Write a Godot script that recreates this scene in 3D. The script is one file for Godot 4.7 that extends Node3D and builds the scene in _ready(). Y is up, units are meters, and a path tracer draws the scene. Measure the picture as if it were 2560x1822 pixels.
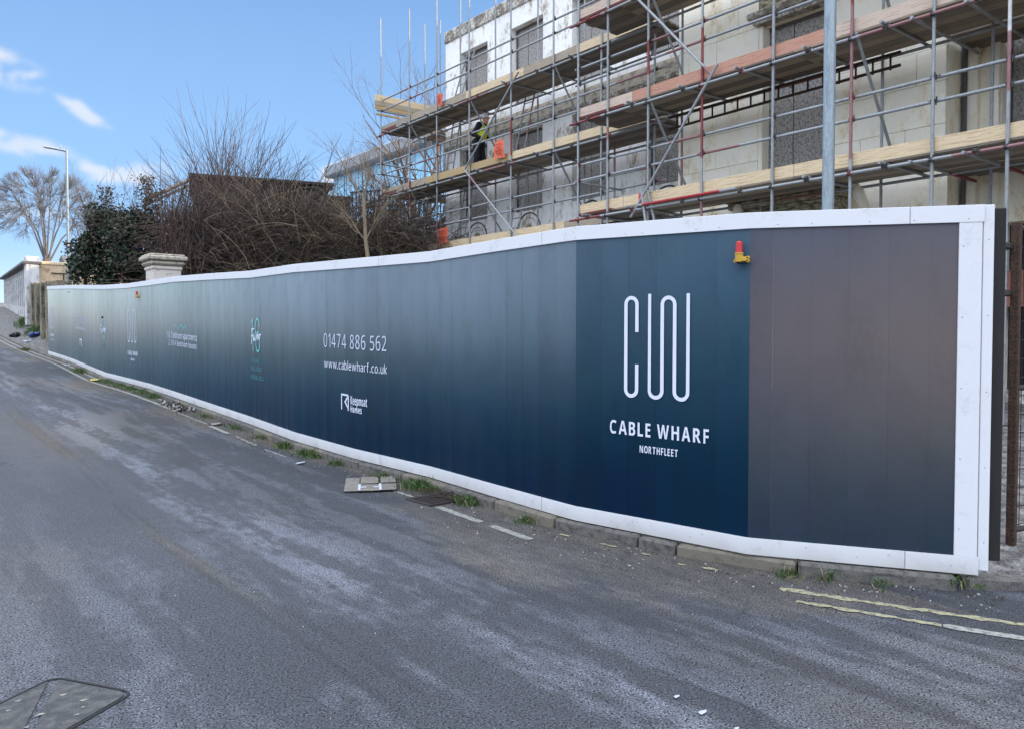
extends Node3D
# World axes follow the long facade: x = distance into the site (w), y = up, -z = distance up the road (s). Metres; the eye is 1.70 m up.

const EYE := 1.70
var used := {}
var mats := {}
var rng := RandomNumberGenerator.new()

# ------------------------------------------------------------------ mesh builder
class MB:
	var v := PackedVector3Array()
	var n := PackedVector3Array()
	var c := PackedColorArray()
	var u := PackedVector2Array()
	var u2 := PackedVector2Array()
	var i := PackedInt32Array()
	func add(p: Vector3, nn: Vector3, col: Color, uv := Vector2.ZERO, uv2 := Vector2.ZERO) -> int:
		v.push_back(p); n.push_back(nn); c.push_back(col); u.push_back(uv); u2.push_back(uv2)
		return v.size() - 1
	func face(a: int, b: int, d: int) -> void:      # counter-clockwise seen from outside
		i.push_back(a); i.push_back(d); i.push_back(b)
	func tri(a: Vector3, b: Vector3, d: Vector3, col := Color.WHITE) -> void:
		var nn := (b - a).cross(d - a).normalized()
		face(add(a, nn, col), add(b, nn, col), add(d, nn, col))
	func quad(a: Vector3, b: Vector3, d: Vector3, e: Vector3, col := Color.WHITE) -> void:
		var nn := (d - a).cross(e - b).normalized()
		var k := add(a, nn, col, Vector2(0, 0))
		add(b, nn, col, Vector2(1, 0)); add(d, nn, col, Vector2(1, 1)); add(e, nn, col, Vector2(0, 1))
		face(k, k + 1, k + 2); face(k, k + 2, k + 3)
	func box(t: Transform3D, size: Vector3, col := Color.WHITE, bevel := 0.0) -> void:
		var h := size * 0.5
		var b := minf(bevel, minf(h.x, minf(h.y, h.z)) * 0.8)
		var ax := [Vector3.RIGHT, Vector3.UP, Vector3.BACK]
		for a in 3:
			for sg in [-1.0, 1.0]:
				var N: Vector3 = ax[a] * sg
				var U: Vector3 = ax[(a + 1) % 3] * sg
				var W: Vector3 = ax[(a + 2) % 3]
				var hu: float = h[(a + 1) % 3] - b
				var hw: float = h[(a + 2) % 3] - b
				var o: Vector3 = N * h[a]
				quad(t * (o - U * hu - W * hw), t * (o + U * hu - W * hw), t * (o + U * hu + W * hw), t * (o - U * hu + W * hw), col)
		if b > 0.0:
			for a in 3:
				var p := (a + 1) % 3
				var q := (a + 2) % 3
				for sp in [-1.0, 1.0]:
					for sq in [-1.0, 1.0]:
						var P0: Vector3 = ax[p] * sp * h[p] + ax[q] * sq * (h[q] - b)
						var Q0: Vector3 = ax[p] * sp * (h[p] - b) + ax[q] * sq * h[q]
						var L: Vector3 = ax[a] * (h[a] - b)
						_edge(t, P0, Q0, L, col)
			for sx in [-1.0, 1.0]:
				for sy in [-1.0, 1.0]:
					for sz in [-1.0, 1.0]:
						var A := Vector3(sx * h.x, sy * (h.y - b), sz * (h.z - b))
						var B := Vector3(sx * (h.x - b), sy * h.y, sz * (h.z - b))
						var D := Vector3(sx * (h.x - b), sy * (h.y - b), sz * h.z)
						if sx * sy * sz > 0.0:
							tri(t * A, t * B, t * D, col)
						else:
							tri(t * A, t * D, t * B, col)
	func _edge(t: Transform3D, P0: Vector3, Q0: Vector3, L: Vector3, col: Color) -> void:
		var outw := (P0 + Q0)
		var nn := (Q0 - P0).cross(L * 2.0)
		if nn.dot(outw) > 0.0:
			quad(t * (P0 - L), t * (Q0 - L), t * (Q0 + L), t * (P0 + L), col)
		else:
			quad(t * (Q0 - L), t * (P0 - L), t * (P0 + L), t * (Q0 + L), col)
	func tube(pts: Array, rads: Array, sides := 8, cols: Array = [], caps := true) -> void:
		var m := pts.size()
		var prev := Vector3.ZERO
		var base := v.size()
		for k in m:
			var d: Vector3 = (pts[mini(k + 1, m - 1)] - pts[maxi(k - 1, 0)]).normalized()
			var x := prev
			if k == 0:
				x = d.cross(Vector3.UP if absf(d.y) < 0.9 else Vector3.RIGHT).normalized()
			else:
				x = (prev - d * prev.dot(d)).normalized()
			prev = x
			var y := d.cross(x)
			var r: float = rads[k] if k < rads.size() else rads[-1]
			var col: Color = cols[k] if k < cols.size() else (cols[-1] if cols.size() else Color.WHITE)
			for j in sides:
				var a := TAU * j / sides
				var nn := x * cos(a) + y * sin(a)
				add(pts[k] + nn * r, nn, col)
		for k in m - 1:
			for j in sides:
				var a := base + k * sides + j
				var b := base + k * sides + (j + 1) % sides
				face(a, b, b + sides); face(a, b + sides, a + sides)
		if caps:
			for e in [0, m - 1]:
				var d2: Vector3 = (pts[0] - pts[1]).normalized() if e == 0 else (pts[m - 1] - pts[m - 2]).normalized()
				var col2: Color = (cols[0] if e == 0 else cols[-1]) if cols.size() else Color.WHITE
				var k0 := v.size()
				for j in sides:
					add(v[base + e * sides + j], d2, col2)
				for j in range(1, sides - 1):
					if e == 0: face(k0, k0 + j + 1, k0 + j)
					else: face(k0, k0 + j, k0 + j + 1)
	func lathe(at: Vector3, prof: Array, sides := 16, col := Color.WHITE) -> void:   # prof: [radius, height] from the bottom up
		var base := v.size()
		for k in prof.size():
			var a: Vector2 = prof[maxi(k - 1, 0)]
			var b: Vector2 = prof[mini(k + 1, prof.size() - 1)]
			var t := (b - a).normalized()
			for j in sides:
				var an := TAU * j / sides
				var dir := Vector3(cos(an), 0, sin(an))
				add(at + dir * prof[k].x + Vector3.UP * prof[k].y, (dir * t.y - Vector3.UP * t.x).normalized(), col)
		for k in prof.size() - 1:
			for j in sides:
				var a := base + k * sides + j
				var b := base + k * sides + (j + 1) % sides
				face(a, b + sides, b); face(a, a + sides, b + sides)
	func mesh(mat: Material) -> ArrayMesh:
		var arr := []
		arr.resize(Mesh.ARRAY_MAX)
		arr[Mesh.ARRAY_VERTEX] = v; arr[Mesh.ARRAY_NORMAL] = n; arr[Mesh.ARRAY_COLOR] = c
		arr[Mesh.ARRAY_TEX_UV] = u; arr[Mesh.ARRAY_TEX_UV2] = u2; arr[Mesh.ARRAY_INDEX] = i
		var am := ArrayMesh.new()
		am.add_surface_from_arrays(Mesh.PRIMITIVE_TRIANGLES, arr)
		am.surface_set_material(0, mat)
		return am

# ------------------------------------------------------------------ naming and adding
func numbered(called: String) -> String:
	if not used.has(called):
		used[called] = 0
		return called
	used[called] += 1
	return "%s_%03d" % [called, used[called]]

func tag(o: Node3D, label: String, category: String, group := "") -> Node3D:
	o.set_meta("label", label)
	o.set_meta("category", category)
	if group: o.set_meta("group", group)
	return o

func thing(called: String, label: String, category: String, at := Vector3.ZERO, group := "") -> Node3D:
	var o := Node3D.new()
	o.name = numbered(called)
	add_child(o)
	o.position = at
	return tag(o, label, category, group)

func put(called: String, m: Mesh, parent: Node3D = null, at := Vector3.ZERO) -> MeshInstance3D:
	var o := MeshInstance3D.new()
	o.mesh = m
	o.position = at
	if parent == null:
		o.name = numbered(called)
		add_child(o)
	else:
		var key := "%d/%s" % [parent.get_instance_id(), called]
		used[key] = used.get(key, -1) + 1
		o.name = called if used[key] == 0 else "%s_%03d" % [called, used[key]]
		parent.add_child(o, true)
	return o

func struct(called: String, m: Mesh, label := "") -> MeshInstance3D:
	var o := put(called, m)
	o.set_meta("kind", "structure")
	if label: o.set_meta("label", label)
	return o

func P(s: float, w: float, y: float) -> Vector3:
	return Vector3(w, y, -s)

func at3(p: Vector3) -> Transform3D:
	return Transform3D(Basis(), p)

func turned(p: Vector3, dir: Vector3, up := Vector3.UP) -> Transform3D:   # local -z looks along dir
	return Transform3D(Basis.looking_at(dir, up), p)

func L(r: float, g: float, b: float) -> Color:      # 0..255 sRGB -> linear, for vertex colours
	return Color(r / 255.0, g / 255.0, b / 255.0).srgb_to_linear()

# ------------------------------------------------------------------ textures and materials
func fbm(sd: int, freq: float, size: int, oct := 4, type := FastNoiseLite.TYPE_SIMPLEX_SMOOTH) -> PackedByteArray:
	var f := FastNoiseLite.new()
	f.seed = sd; f.frequency = freq; f.noise_type = type
	f.fractal_type = FastNoiseLite.FRACTAL_FBM; f.fractal_octaves = oct
	if type == FastNoiseLite.TYPE_CELLULAR:
		f.cellular_return_type = FastNoiseLite.RETURN_DISTANCE2_SUB
		f.fractal_type = FastNoiseLite.FRACTAL_NONE
	var im := f.get_seamless_image(size, size)
	im.convert(Image.FORMAT_L8)
	return im.get_data()

func ramp_lut(stops: Array) -> PackedByteArray:      # stops: [t, Color] in sRGB
	var g := Gradient.new()
	var off := PackedFloat32Array()
	var cols := PackedColorArray()
	for st in stops:
		off.push_back(st[0]); cols.push_back(st[1])
	g.offsets = off; g.colors = cols
	var lut := PackedByteArray()
	for k in 256:
		var cc := g.sample(k / 255.0)
		lut.push_back(int(clampf(cc.r, 0, 1) * 255)); lut.push_back(int(clampf(cc.g, 0, 1) * 255)); lut.push_back(int(clampf(cc.b, 0, 1) * 255))
	return lut

func noise_tex(layers: Array, stops: Array, size := 512) -> ImageTexture:   # layers: [seed, freq, weight, octaves]
	var sum := PackedFloat32Array()
	sum.resize(size * size)
	var tot := 0.0
	for ly in layers:
		var d := fbm(ly[0], ly[1], size, ly[3], ly[4] if ly.size() > 4 else FastNoiseLite.TYPE_SIMPLEX_SMOOTH)
		var wt: float = ly[2]
		tot += wt
		for k in size * size:
			sum[k] += d[k] * wt
	var lut := ramp_lut(stops)
	var outb := PackedByteArray()
	outb.resize(size * size * 3)
	for k in size * size:
		var q := clampi(int(sum[k] / tot), 0, 255) * 3
		outb[k * 3] = lut[q]; outb[k * 3 + 1] = lut[q + 1]; outb[k * 3 + 2] = lut[q + 2]
	return ImageTexture.create_from_image(Image.create_from_data(size, size, false, Image.FORMAT_RGB8, outb))

func mat(key: String, col: Color, rough := 0.8, metal := 0.0, vcol := false) -> StandardMaterial3D:
	if mats.has(key): return mats[key]
	var m := StandardMaterial3D.new()
	m.albedo_color = col
	m.roughness = rough
	m.metallic = metal
	m.vertex_color_use_as_albedo = vcol
	mats[key] = m
	return m

func tmat(key: String, tex: Texture2D, scale: Vector3, rough := 0.85, col := Color.WHITE, vcol := false, bump := 0.0) -> StandardMaterial3D:
	var m := mat(key, col, rough, 0.0, vcol)
	m.albedo_texture = tex
	m.uv1_triplanar = true
	m.uv1_world_triplanar = true
	m.uv1_scale = scale
	if bump > 0.0:
		m.heightmap_enabled = true
		m.heightmap_texture = tex
		m.heightmap_scale = bump
	return m

# ------------------------------------------------------------------ the lie of the land
const HS0 := 2.2
const HK := [2.2, 3.42, 4.9, 6.1, 7.35, 8.9, 10.6, 12.6, 14.6, 17.0, 19.4, 21.5, 23.6, 26.0, 28.2, 30.4, 33.3]
const HWT := [5.714, 4.912, 4.579, 4.64, 4.728, 4.614, 4.576, 4.721, 4.737, 4.783, 4.901, 4.923, 4.847, 4.884, 4.938, 4.954, 4.95]
const HYT := [-1.56, -1.541, -1.507, -1.498, -1.491, -1.454, -1.399, -1.347, -1.259, -1.162, -1.103, -1.055, -0.981, -0.852, -0.733, -0.629, -0.504]

func tab(t: Array, s: float) -> float:      # straight runs between the posts, with bends
	var k := 0
	while k < HK.size() - 2 and s > HK[k + 1]: k += 1
	return lerpf(t[k], t[k + 1], clampf((s - HK[k]) / (HK[k + 1] - HK[k]), 0.0, 1.0))

func hw(s: float) -> float:              # the hoarding's line, and the kerb's beyond its left end
	if s > 33.3: return 4.95 + 0.016 * (s - 33.3) * clampf((s - 33.3) / 14.0, 0, 1)
	if s < HS0: return 5.714 + (HS0 - s) * 0.66
	return tab(HWT, s)

func hy(s: float) -> float:              # bottom of the hoarding
	if s > 33.3: return EYE - 0.504 + 0.05 * (s - 33.3)
	if s < HS0: return EYE - 1.56 - (HS0 - s) * 0.012
	return EYE + tab(HYT, s)

func road_y(s: float) -> float:
	return hy(minf(s, 112.0)) - 0.10

func site_y(s: float, w: float) -> float:
	var d := w - hw(s)
	var y := road_y(s) + 0.075 + clampf(d, 0, 14) * 0.068
	if s > 33.0:
		y += smoothstep(33.0, 42.0, s) * 0.58 * smoothstep(0.2, 1.6, d)
	if s < 3.2:
		y -= 0.075 * smoothstep(3.2, 1.6, s)
	return y

# hoarding arc length -> s
var arc_s := PackedFloat32Array()
const ARC_STEP := 0.02
func build_arc() -> void:
	var s := HS0
	var a := 0.0
	var last := Vector2(hw(s), s)
	arc_s.push_back(s)
	while s < 33.3:
		s += 0.004
		var q := Vector2(hw(s), s)
		a += q.distance_to(last)
		last = q
		if a >= ARC_STEP * arc_s.size():
			arc_s.push_back(s)

func s_at(a: float) -> float:
	if a < 0.0: return HS0 + a * 0.79
	var k := clampf(a / ARC_STEP, 0, arc_s.size() - 1.001)
	return lerpf(arc_s[int(k)], arc_s[int(k) + 1], k - int(k))

func hp(a: float, h: float, off := 0.0) -> Vector3:     # a point of the hoarding: arc length, height above its foot, distance in front
	var s := s_at(a)
	var t := (P(s_at(a + 0.05), hw(s_at(a + 0.05)), 0) - P(s_at(a - 0.05), hw(s_at(a - 0.05)), 0)).normalized()
	var nn := Vector3(t.z, 0, -t.x)
	return P(s, hw(s), hy(s) + h) + nn * off

func hn(a: float) -> Vector3:
	return (hp(a, 0, 1.0) - hp(a, 0, 0.0)).normalized()

# ------------------------------------------------------------------ sky
func sky_texture() -> ImageTexture:
	var wd := 2048
	var ht := 1024
	var buf := PackedFloat32Array()
	buf.resize(wd * ht * 3)
	var f1 := FastNoiseLite.new()
	f1.seed = 11; f1.frequency = 0.9; f1.fractal_octaves = 5; f1.noise_type = FastNoiseLite.TYPE_SIMPLEX_SMOOTH
	var horizon := Color(0.45, 0.57, 0.67)
	var low := Color(0.205, 0.36, 0.585)
	var mid := Color(0.110, 0.212, 0.412)
	var top := Color(0.075, 0.14, 0.28)
	# wisps low over the road: azimuth from the camera's axis, elevation, half width, half height, tilt, strength
	var wisps := [[-32.2, 15.9, 2.3, 0.95, -0.22, 0.8], [-27.9, 13.9, 1.7, 0.55, -0.58, 0.72], [-31.6, 11.6, 2.9, 0.75, -0.12, 0.62], [-26.2, 10.6, 2.3, 0.85, 0.0, 0.72], [-22.0, 11.2, 1.5, 0.8, 0.1, 0.62], [-11.8, 11.3, 2.2, 1.0, 0.3, 0.95], [-20.5, 9.4, 1.6, 0.7, 0.1, 0.6], [-33.0, 7.8, 4.0, 0.5, 0.0, 0.4]]
	for y in ht:
		var el := 90.0 - 180.0 * (y + 0.5) / ht
		for x in wd:
			var az := wrapf(360.0 * (x + 0.5) / wd, -180.0, 180.0)
			var col: Color
			if el < 0.0: col = Color(0.30, 0.33, 0.36)
			elif el < 8.0: col = horizon.lerp(low, smoothstep(0.0, 8.0, el))
			elif el < 26.0: col = low.lerp(mid, (el - 8.0) / 18.0)
			else: col = mid.lerp(top, clampf((el - 26.0) / 50.0, 0, 1))
			if el > 0.0:
				var er := deg_to_rad(el)
				var ar := deg_to_rad(az)
				var d := Vector3(sin(ar) * cos(er), sin(er), -cos(ar) * cos(er))
				var cl := 0.0
				var ca := wrapf(az - 38.6, -180.0, 180.0)
				var n2 := 0.0
				if el > 4.0 and el < 22.0 and absf(ca) < 45.0:
					n2 = f1.get_noise_3d(d.x * 22.0, d.y * 40.0, d.z * 22.0)
					for wsp in wisps:
						var dx: float = ca - wsp[0]
						var dy: float = el - wsp[1] - dx * wsp[4]
						var g := exp(-pow(dx / wsp[2], 2) - pow(dy / wsp[3], 2))
						cl = maxf(cl, smoothstep(0.20, 0.95, g * (0.95 + n2 * 1.75)) * wsp[5])
				# a bright broken veil higher up, as on a winter noon
				var veil := f1.get_noise_2d(d.x / (d.y + 0.25) * 1.6, d.z / (d.y + 0.25) * 1.6)
				var hi := smoothstep(25.0, 40.0, el) * clampf(0.78 + veil * 0.7, 0, 1)
				# broken cloud banks round the rest of the horizon, like those in view
				var bank := f1.get_noise_3d(d.x * 2.6 + 7.0, d.y * 5.0, d.z * 2.6)
				var away := smoothstep(40.0, 66.0, absf(ca)) * smoothstep(1.0, 5.0, el) * smoothstep(40.0, 26.0, el)
				col = col.lerp(Color(1.20, 1.29, 1.46), away * smoothstep(-0.30, 0.25, bank))
				col = col.lerp(Color(1.92, 2.07, 2.36), hi)
				col = col.lerp(Color(0.47, 0.485, 0.52), clampf(cl, 0, 1))
			var k := (y * wd + x) * 3
			buf[k] = col.r; buf[k + 1] = col.g; buf[k + 2] = col.b
	return ImageTexture.create_from_image(Image.create_from_data(wd, ht, false, Image.FORMAT_RGBF, buf.to_byte_array()))

# ------------------------------------------------------------------ materials
func make_materials() -> void:
	var grain := noise_tex([[5, 0.012, 1.0, 5], [9, 0.09, 0.5, 3]], [[0.25, Color(0.80, 0.80, 0.80)], [0.5, Color(1, 1, 1)], [0.75, Color(0.86, 0.84, 0.80)]])
	var wood := noise_tex([[21, 0.006, 1.0, 5], [22, 0.05, 0.55, 3]], [[0.2, Color(0.80, 0.77, 0.72)], [0.45, Color(0.97, 0.965, 0.95)], [0.62, Color(1, 1, 1)], [0.8, Color(0.84, 0.81, 0.77)]])
	var along := Vector3(9.0, 9.0, 0.55)
	tmat("new_timber", wood, along, 0.75, Color(0.85, 0.765, 0.63))
	tmat("old_timber", wood, along, 0.9, Color(0.66, 0.61, 0.54))
	tmat("grey_timber", wood, along, 0.9, Color(0.62, 0.58, 0.53))
	tmat("pink_timber", wood, along, 0.8, Color(0.80, 0.72, 0.66))
	tmat("red_timber", wood, along, 0.8, Color(0.75, 0.56, 0.48))
	tmat("deck_timber", wood, along, 0.9, Color(0.53, 0.49, 0.45))
	tmat("deck_timber_pale", wood, along, 0.9, Color(0.62, 0.57, 0.51))
	tmat("deck_timber_dark", wood, along, 0.95, Color(0.45, 0.42, 0.39))
	tmat("end_timber", wood, Vector3(0.55, 9, 9), 0.85, Color(0.72, 0.62, 0.46))
	tmat("board_osb", noise_tex([[31, 0.03, 1.0, 3], [32, 0.11, 1.0, 2]], [[0.3, Color(0.40, 0.39, 0.38)], [0.48, Color(0.58, 0.565, 0.55)], [0.6, Color(0.73, 0.71, 0.68)], [0.75, Color(0.52, 0.505, 0.49)]]), Vector3(1.3, 0.8, 1.3), 0.9)
	var galv := tmat("galvanised", grain, Vector3(3, 0.8, 3), 0.55, Color.WHITE, true)
	galv.metallic = 0.25
	tmat("coupler", grain, Vector3(6, 6, 6), 0.6, Color(0.27, 0.26, 0.26)).metallic = 0.4
	tmat("coupler_red", grain, Vector3(6, 6, 6), 0.7, Color(0.42, 0.17, 0.14))
	tmat("rust", noise_tex([[41, 0.02, 1.0, 5], [42, 0.1, 0.5, 2]], [[0.3, Color(0.15, 0.11, 0.09)], [0.5, Color(0.24, 0.17, 0.13)], [0.72, Color(0.34, 0.24, 0.17)]]), Vector3(3, 3, 3), 0.9)
	# flaking painted render
	var rend := noise_tex([[51, 0.006, 1.0, 5], [52, 0.03, 0.5, 4], [53, 0.13, 0.35, 2]], [[0.16, Color(0.56, 0.50, 0.43)], [0.30, Color(0.76, 0.72, 0.66)], [0.40, Color(0.93, 0.92, 0.90)], [0.6, Color(0.965, 0.96, 0.955)], [0.82, Color(0.84, 0.81, 0.77)]], 1024)
	tmat("render_white", rend, Vector3(0.30, 0.16, 0.30), 0.85, Color(1, 1, 1), false, 0.5)
	var rend2 := noise_tex([[61, 0.004, 1.0, 4], [62, 0.03, 0.45, 4], [63, 0.12, 0.5, 3]], [[0.16, Color(0.66, 0.58, 0.47)], [0.28, Color(0.88, 0.83, 0.74)], [0.42, Color(0.96, 0.94, 0.89)], [0.62, Color(0.97, 0.965, 0.95)], [0.86, Color(0.91, 0.875, 0.79)]], 1024)
	tmat("render_cream", rend2, Vector3(0.35, 0.2, 0.35), 0.85, Color(1, 0.985, 0.945), false, 0.4)
	tmat("render_cream_b", rend2, Vector3(0.41, 0.26, 0.37), 0.85, Color(0.985, 0.97, 0.93), false, 0.4)
	var flake := noise_tex([[71, 0.010, 1.0, 5], [72, 0.06, 0.8, 4]], [[0.28, Color(0.44, 0.41, 0.37)], [0.46, Color(0.58, 0.55, 0.50)], [0.56, Color(0.70, 0.67, 0.62)], [0.66, Color(0.84, 0.83, 0.81)]], 512)
	tmat("render_bare", flake, Vector3(0.4, 0.3, 0.4), 0.95, Color(1, 1, 1), false, 0.8)
	tmat("stone_mossy", noise_tex([[81, 0.02, 1.0, 5], [82, 0.1, 0.7, 3]], [[0.25, Color(0.28, 0.27, 0.22)], [0.42, Color(0.48, 0.46, 0.38)], [0.58, Color(0.66, 0.63, 0.54)], [0.75, Color(0.80, 0.77, 0.68)]]), Vector3(0.9, 1.3, 0.5), 0.95, Color(1, 1, 1), false, 0.25)
	tmat("brick_grime", noise_tex([[83, 0.015, 1.0, 5], [84, 0.12, 0.6, 3]], [[0.25, Color(0.54, 0.49, 0.43)], [0.45, Color(0.70, 0.66, 0.59)], [0.62, Color(0.82, 0.79, 0.73)], [0.8, Color(0.66, 0.59, 0.50)]]), Vector3(0.5, 0.7, 0.5), 0.95, Color(1, 1, 1), false, 0.8)
	mat("dark_void", Color(0.07, 0.07, 0.085), 0.9)
	tmat("white_trim", noise_tex([[141, 0.006, 1.0, 5], [142, 0.05, 0.5, 3]], [[0.12, Color(0.90, 0.89, 0.88)], [0.28, Color(0.98, 0.98, 0.98)], [0.5, Color(1, 1, 1)], [0.8, Color(0.985, 0.985, 0.985)]]), Vector3(0.9, 0.9, 0.9), 0.45, Color(0.85, 0.85, 0.86), true)
	mat("screw", Color(0.66, 0.66, 0.68), 0.5, 0.1)
	tmat("print", noise_tex([[143, 0.008, 1.0, 5], [144, 0.06, 0.5, 3]], [[0.2, Color(0.93, 0.93, 0.92)], [0.45, Color(0.985, 0.985, 0.985)], [0.7, Color(1, 1, 1)]]), Vector3(0.8, 0.35, 0.8), 0.42, Color.WHITE, true).metallic_specular = 0.27
	mat("print_white", Color(0.84, 0.85, 0.91), 0.5)
	mat("print_grey", Color(0.74, 0.76, 0.83), 0.5)
	mat("print_teal", Color(0.45, 0.74, 0.74), 0.4)
	mat("print_teal_dark", Color(0.24, 0.47, 0.53), 0.4)
	mat("panel_back", Color(0.55, 0.56, 0.57), 0.5)
	tmat("black_timber", wood, Vector3(6, 0.5, 6), 0.8, Color(0.135, 0.125, 0.125))
	mat("lamp_red", Color(0.72, 0.12, 0.13), 0.3)
	mat("lamp_yellow", Color(0.76, 0.60, 0.20), 0.55)
	mat("black_plastic", Color(0.05, 0.05, 0.055), 0.5)
	tmat("orange_mesh", noise_tex([[91, 0.05, 1.0, 3]], [[0.3, Color(0.80, 0.36, 0.25)], [0.6, Color(0.88, 0.46, 0.34)]], 128), Vector3(2, 2, 2), 0.7)
	mat("orange_dark", Color(0.72, 0.24, 0.15), 0.8)
	tmat("kerb_stone", noise_tex([[101, 0.02, 1.0, 4], [102, 0.16, 1.0, 3]], [[0.28, Color(0.20, 0.19, 0.18)], [0.45, Color(0.34, 0.33, 0.31)], [0.6, Color(0.44, 0.43, 0.42)], [0.75, Color(0.36, 0.32, 0.27)]]), Vector3(1.1, 1.1, 1.1), 0.95, Color(1, 1, 1), false, 0.6)
	tmat("kerb_stone_pale", noise_tex([[103, 0.02, 1.0, 4], [104, 0.16, 0.7, 3]], [[0.28, Color(0.32, 0.30, 0.27)], [0.5, Color(0.46, 0.44, 0.40)], [0.75, Color(0.41, 0.37, 0.31)]]), Vector3(1.1, 1.1, 1.1), 0.95, Color(1, 1, 1), false, 0.5)
	tmat("soil", noise_tex([[111, 0.015, 1.0, 5], [112, 0.12, 0.9, 3]], [[0.28, Color(0.19, 0.16, 0.13)], [0.5, Color(0.33, 0.29, 0.24)], [0.72, Color(0.46, 0.43, 0.39)]]), Vector3(0.5, 0.5, 0.5), 0.95, Color(1, 1, 1), false, 1.5)
	tmat("rubble", noise_tex([[113, 0.02, 1.0, 5], [114, 0.14, 0.9, 3]], [[0.28, Color(0.22, 0.21, 0.20)], [0.5, Color(0.40, 0.39, 0.38)], [0.72, Color(0.58, 0.57, 0.56)]]), Vector3(0.45, 0.45, 0.45), 0.95, Color(1, 1, 1), false, 2.0)
	tmat("concrete_wall", noise_tex([[115, 0.012, 1.0, 5], [116, 0.08, 0.5, 3]], [[0.28, Color(0.26, 0.25, 0.19)], [0.45, Color(0.43, 0.41, 0.34)], [0.6, Color(0.56, 0.53, 0.47)], [0.75, Color(0.50, 0.40, 0.33)]]), Vector3(0.5, 0.22, 0.5), 0.95, Color(1, 1, 1), false, 1.0)
	tmat("pier_stone", noise_tex([[117, 0.01, 1.0, 4], [118, 0.10, 0.4, 3]], [[0.25, Color(0.70, 0.66, 0.61)], [0.5, Color(0.85, 0.82, 0.79)], [0.75, Color(0.78, 0.73, 0.68)]]), Vector3(0.6, 1.4, 0.6), 0.9)
	tmat("pier_cap", noise_tex([[119, 0.02, 1.0, 4], [120, 0.10, 0.6, 3]], [[0.25, Color(0.48, 0.46, 0.41)], [0.5, Color(0.68, 0.65, 0.59)], [0.75, Color(0.76, 0.72, 0.66)]]), Vector3(0.8, 0.8, 0.8), 0.95)
	tmat("line_yellow", noise_tex([[121, 0.02, 1.0, 4], [122, 0.12, 0.8, 3]], [[0.3, Color(0.34, 0.335, 0.32)], [0.44, Color(0.54, 0.525, 0.43)], [0.7, Color(0.64, 0.62, 0.48)]]), Vector3(2, 2, 2), 0.85)
	tmat("line_white", noise_tex([[123, 0.02, 1.0, 4], [124, 0.12, 0.8, 3]], [[0.3, Color(0.35, 0.35, 0.355)], [0.44, Color(0.53, 0.53, 0.51)], [0.7, Color(0.61, 0.61, 0.57)]]), Vector3(2, 2, 2), 0.85)
	tmat("cast_iron", noise_tex([[125, 0.02, 1.0, 4], [126, 0.14, 0.8, 3]], [[0.3, Color(0.15, 0.15, 0.155)], [0.5, Color(0.22, 0.22, 0.225)], [0.72, Color(0.31, 0.295, 0.275)]]), Vector3(1.2, 1.2, 1.2), 0.7, Color(1, 1, 1), false, 0.4)
	mat("grate_iron", Color(0.20, 0.17, 0.16), 0.8)
	mat("iron_dark", Color(0.13, 0.13, 0.135), 0.85)
	tmat("cardboard", noise_tex([[127, 0.02, 1.0, 3], [128, 0.1, 0.3, 3]], [[0.3, Color(0.44, 0.42, 0.395)], [0.7, Color(0.51, 0.485, 0.45)]], 256), Vector3(1.5, 1.5, 1.5), 0.9)
	mat("tape", Color(0.80, 0.82, 0.86), 0.3)
	mat("leaf", Color.WHITE, 0.6, 0.0, true)
	mats["leaf"].backlight_enabled = true
	mats["leaf"].backlight = Color(0.25, 0.3, 0.12)
	mat("bark", Color.WHITE, 0.9, 0.0, true)
	tmat("dark_cladding", noise_tex([[131, 0.012, 1.0, 4], [132, 0.08, 0.5, 3]], [[0.3, Color(0.08, 0.085, 0.095)], [0.55, Color(0.13, 0.135, 0.145)], [0.75, Color(0.19, 0.18, 0.17)]]), Vector3(0.6, 0.2, 0.6), 0.7)
	mat("railing", Color(0.075, 0.08, 0.095), 0.6)
	mat("blue_cladding", Color(0.60, 0.83, 0.96), 0.5)
	mat("grey_roof", Color(0.56, 0.58, 0.60), 0.7)
	tmat("far_white", noise_tex([[133, 0.01, 1.0, 4], [134, 0.08, 0.5, 3]], [[0.25, Color(0.52, 0.50, 0.48)], [0.45, Color(0.74, 0.73, 0.73)], [0.75, Color(0.80, 0.79, 0.78)]]), Vector3(0.4, 0.25, 0.4), 0.85)
	tmat("far_beige", noise_tex([[135, 0.01, 1.0, 4], [136, 0.08, 0.4, 3]], [[0.28, Color(0.62, 0.52, 0.42)], [0.5, Color(0.80, 0.70, 0.58)], [0.75, Color(0.74, 0.64, 0.52)]]), Vector3(0.4, 0.3, 0.4), 0.9)
	mat("window_dark", Color(0.13, 0.14, 0.16), 0.25)
	mat("slate", Color(0.36, 0.35, 0.35), 0.8)
	mat("lamp_grey", Color(0.62, 0.64, 0.65), 0.5, 0.3)
	var lp := tmat("lamp_column", grain, Vector3(1.5, 0.25, 1.5), 0.45, Color(0.60, 0.65, 0.68))
	lp.metallic = 0.35
	mat("skin", Color(0.80, 0.58, 0.48), 0.6)
	mat("navy_cloth", Color(0.075, 0.085, 0.13), 0.9)
	mat("trouser_cloth", Color(0.06, 0.065, 0.085), 0.9)
	mat("hi_vis", Color(0.83, 0.86, 0.16), 0.6)
	mat("helmet", Color(0.88, 0.88, 0.88), 0.3)
	mat("boot", Color(0.05, 0.045, 0.04), 0.7)
	mat("bag_black", Color(0.04, 0.04, 0.05), 0.3)
	mat("bag_blue", Color(0.10, 0.20, 0.42), 0.4)
	mat("bag_white", Color(0.75, 0.78, 0.82), 0.5)
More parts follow.
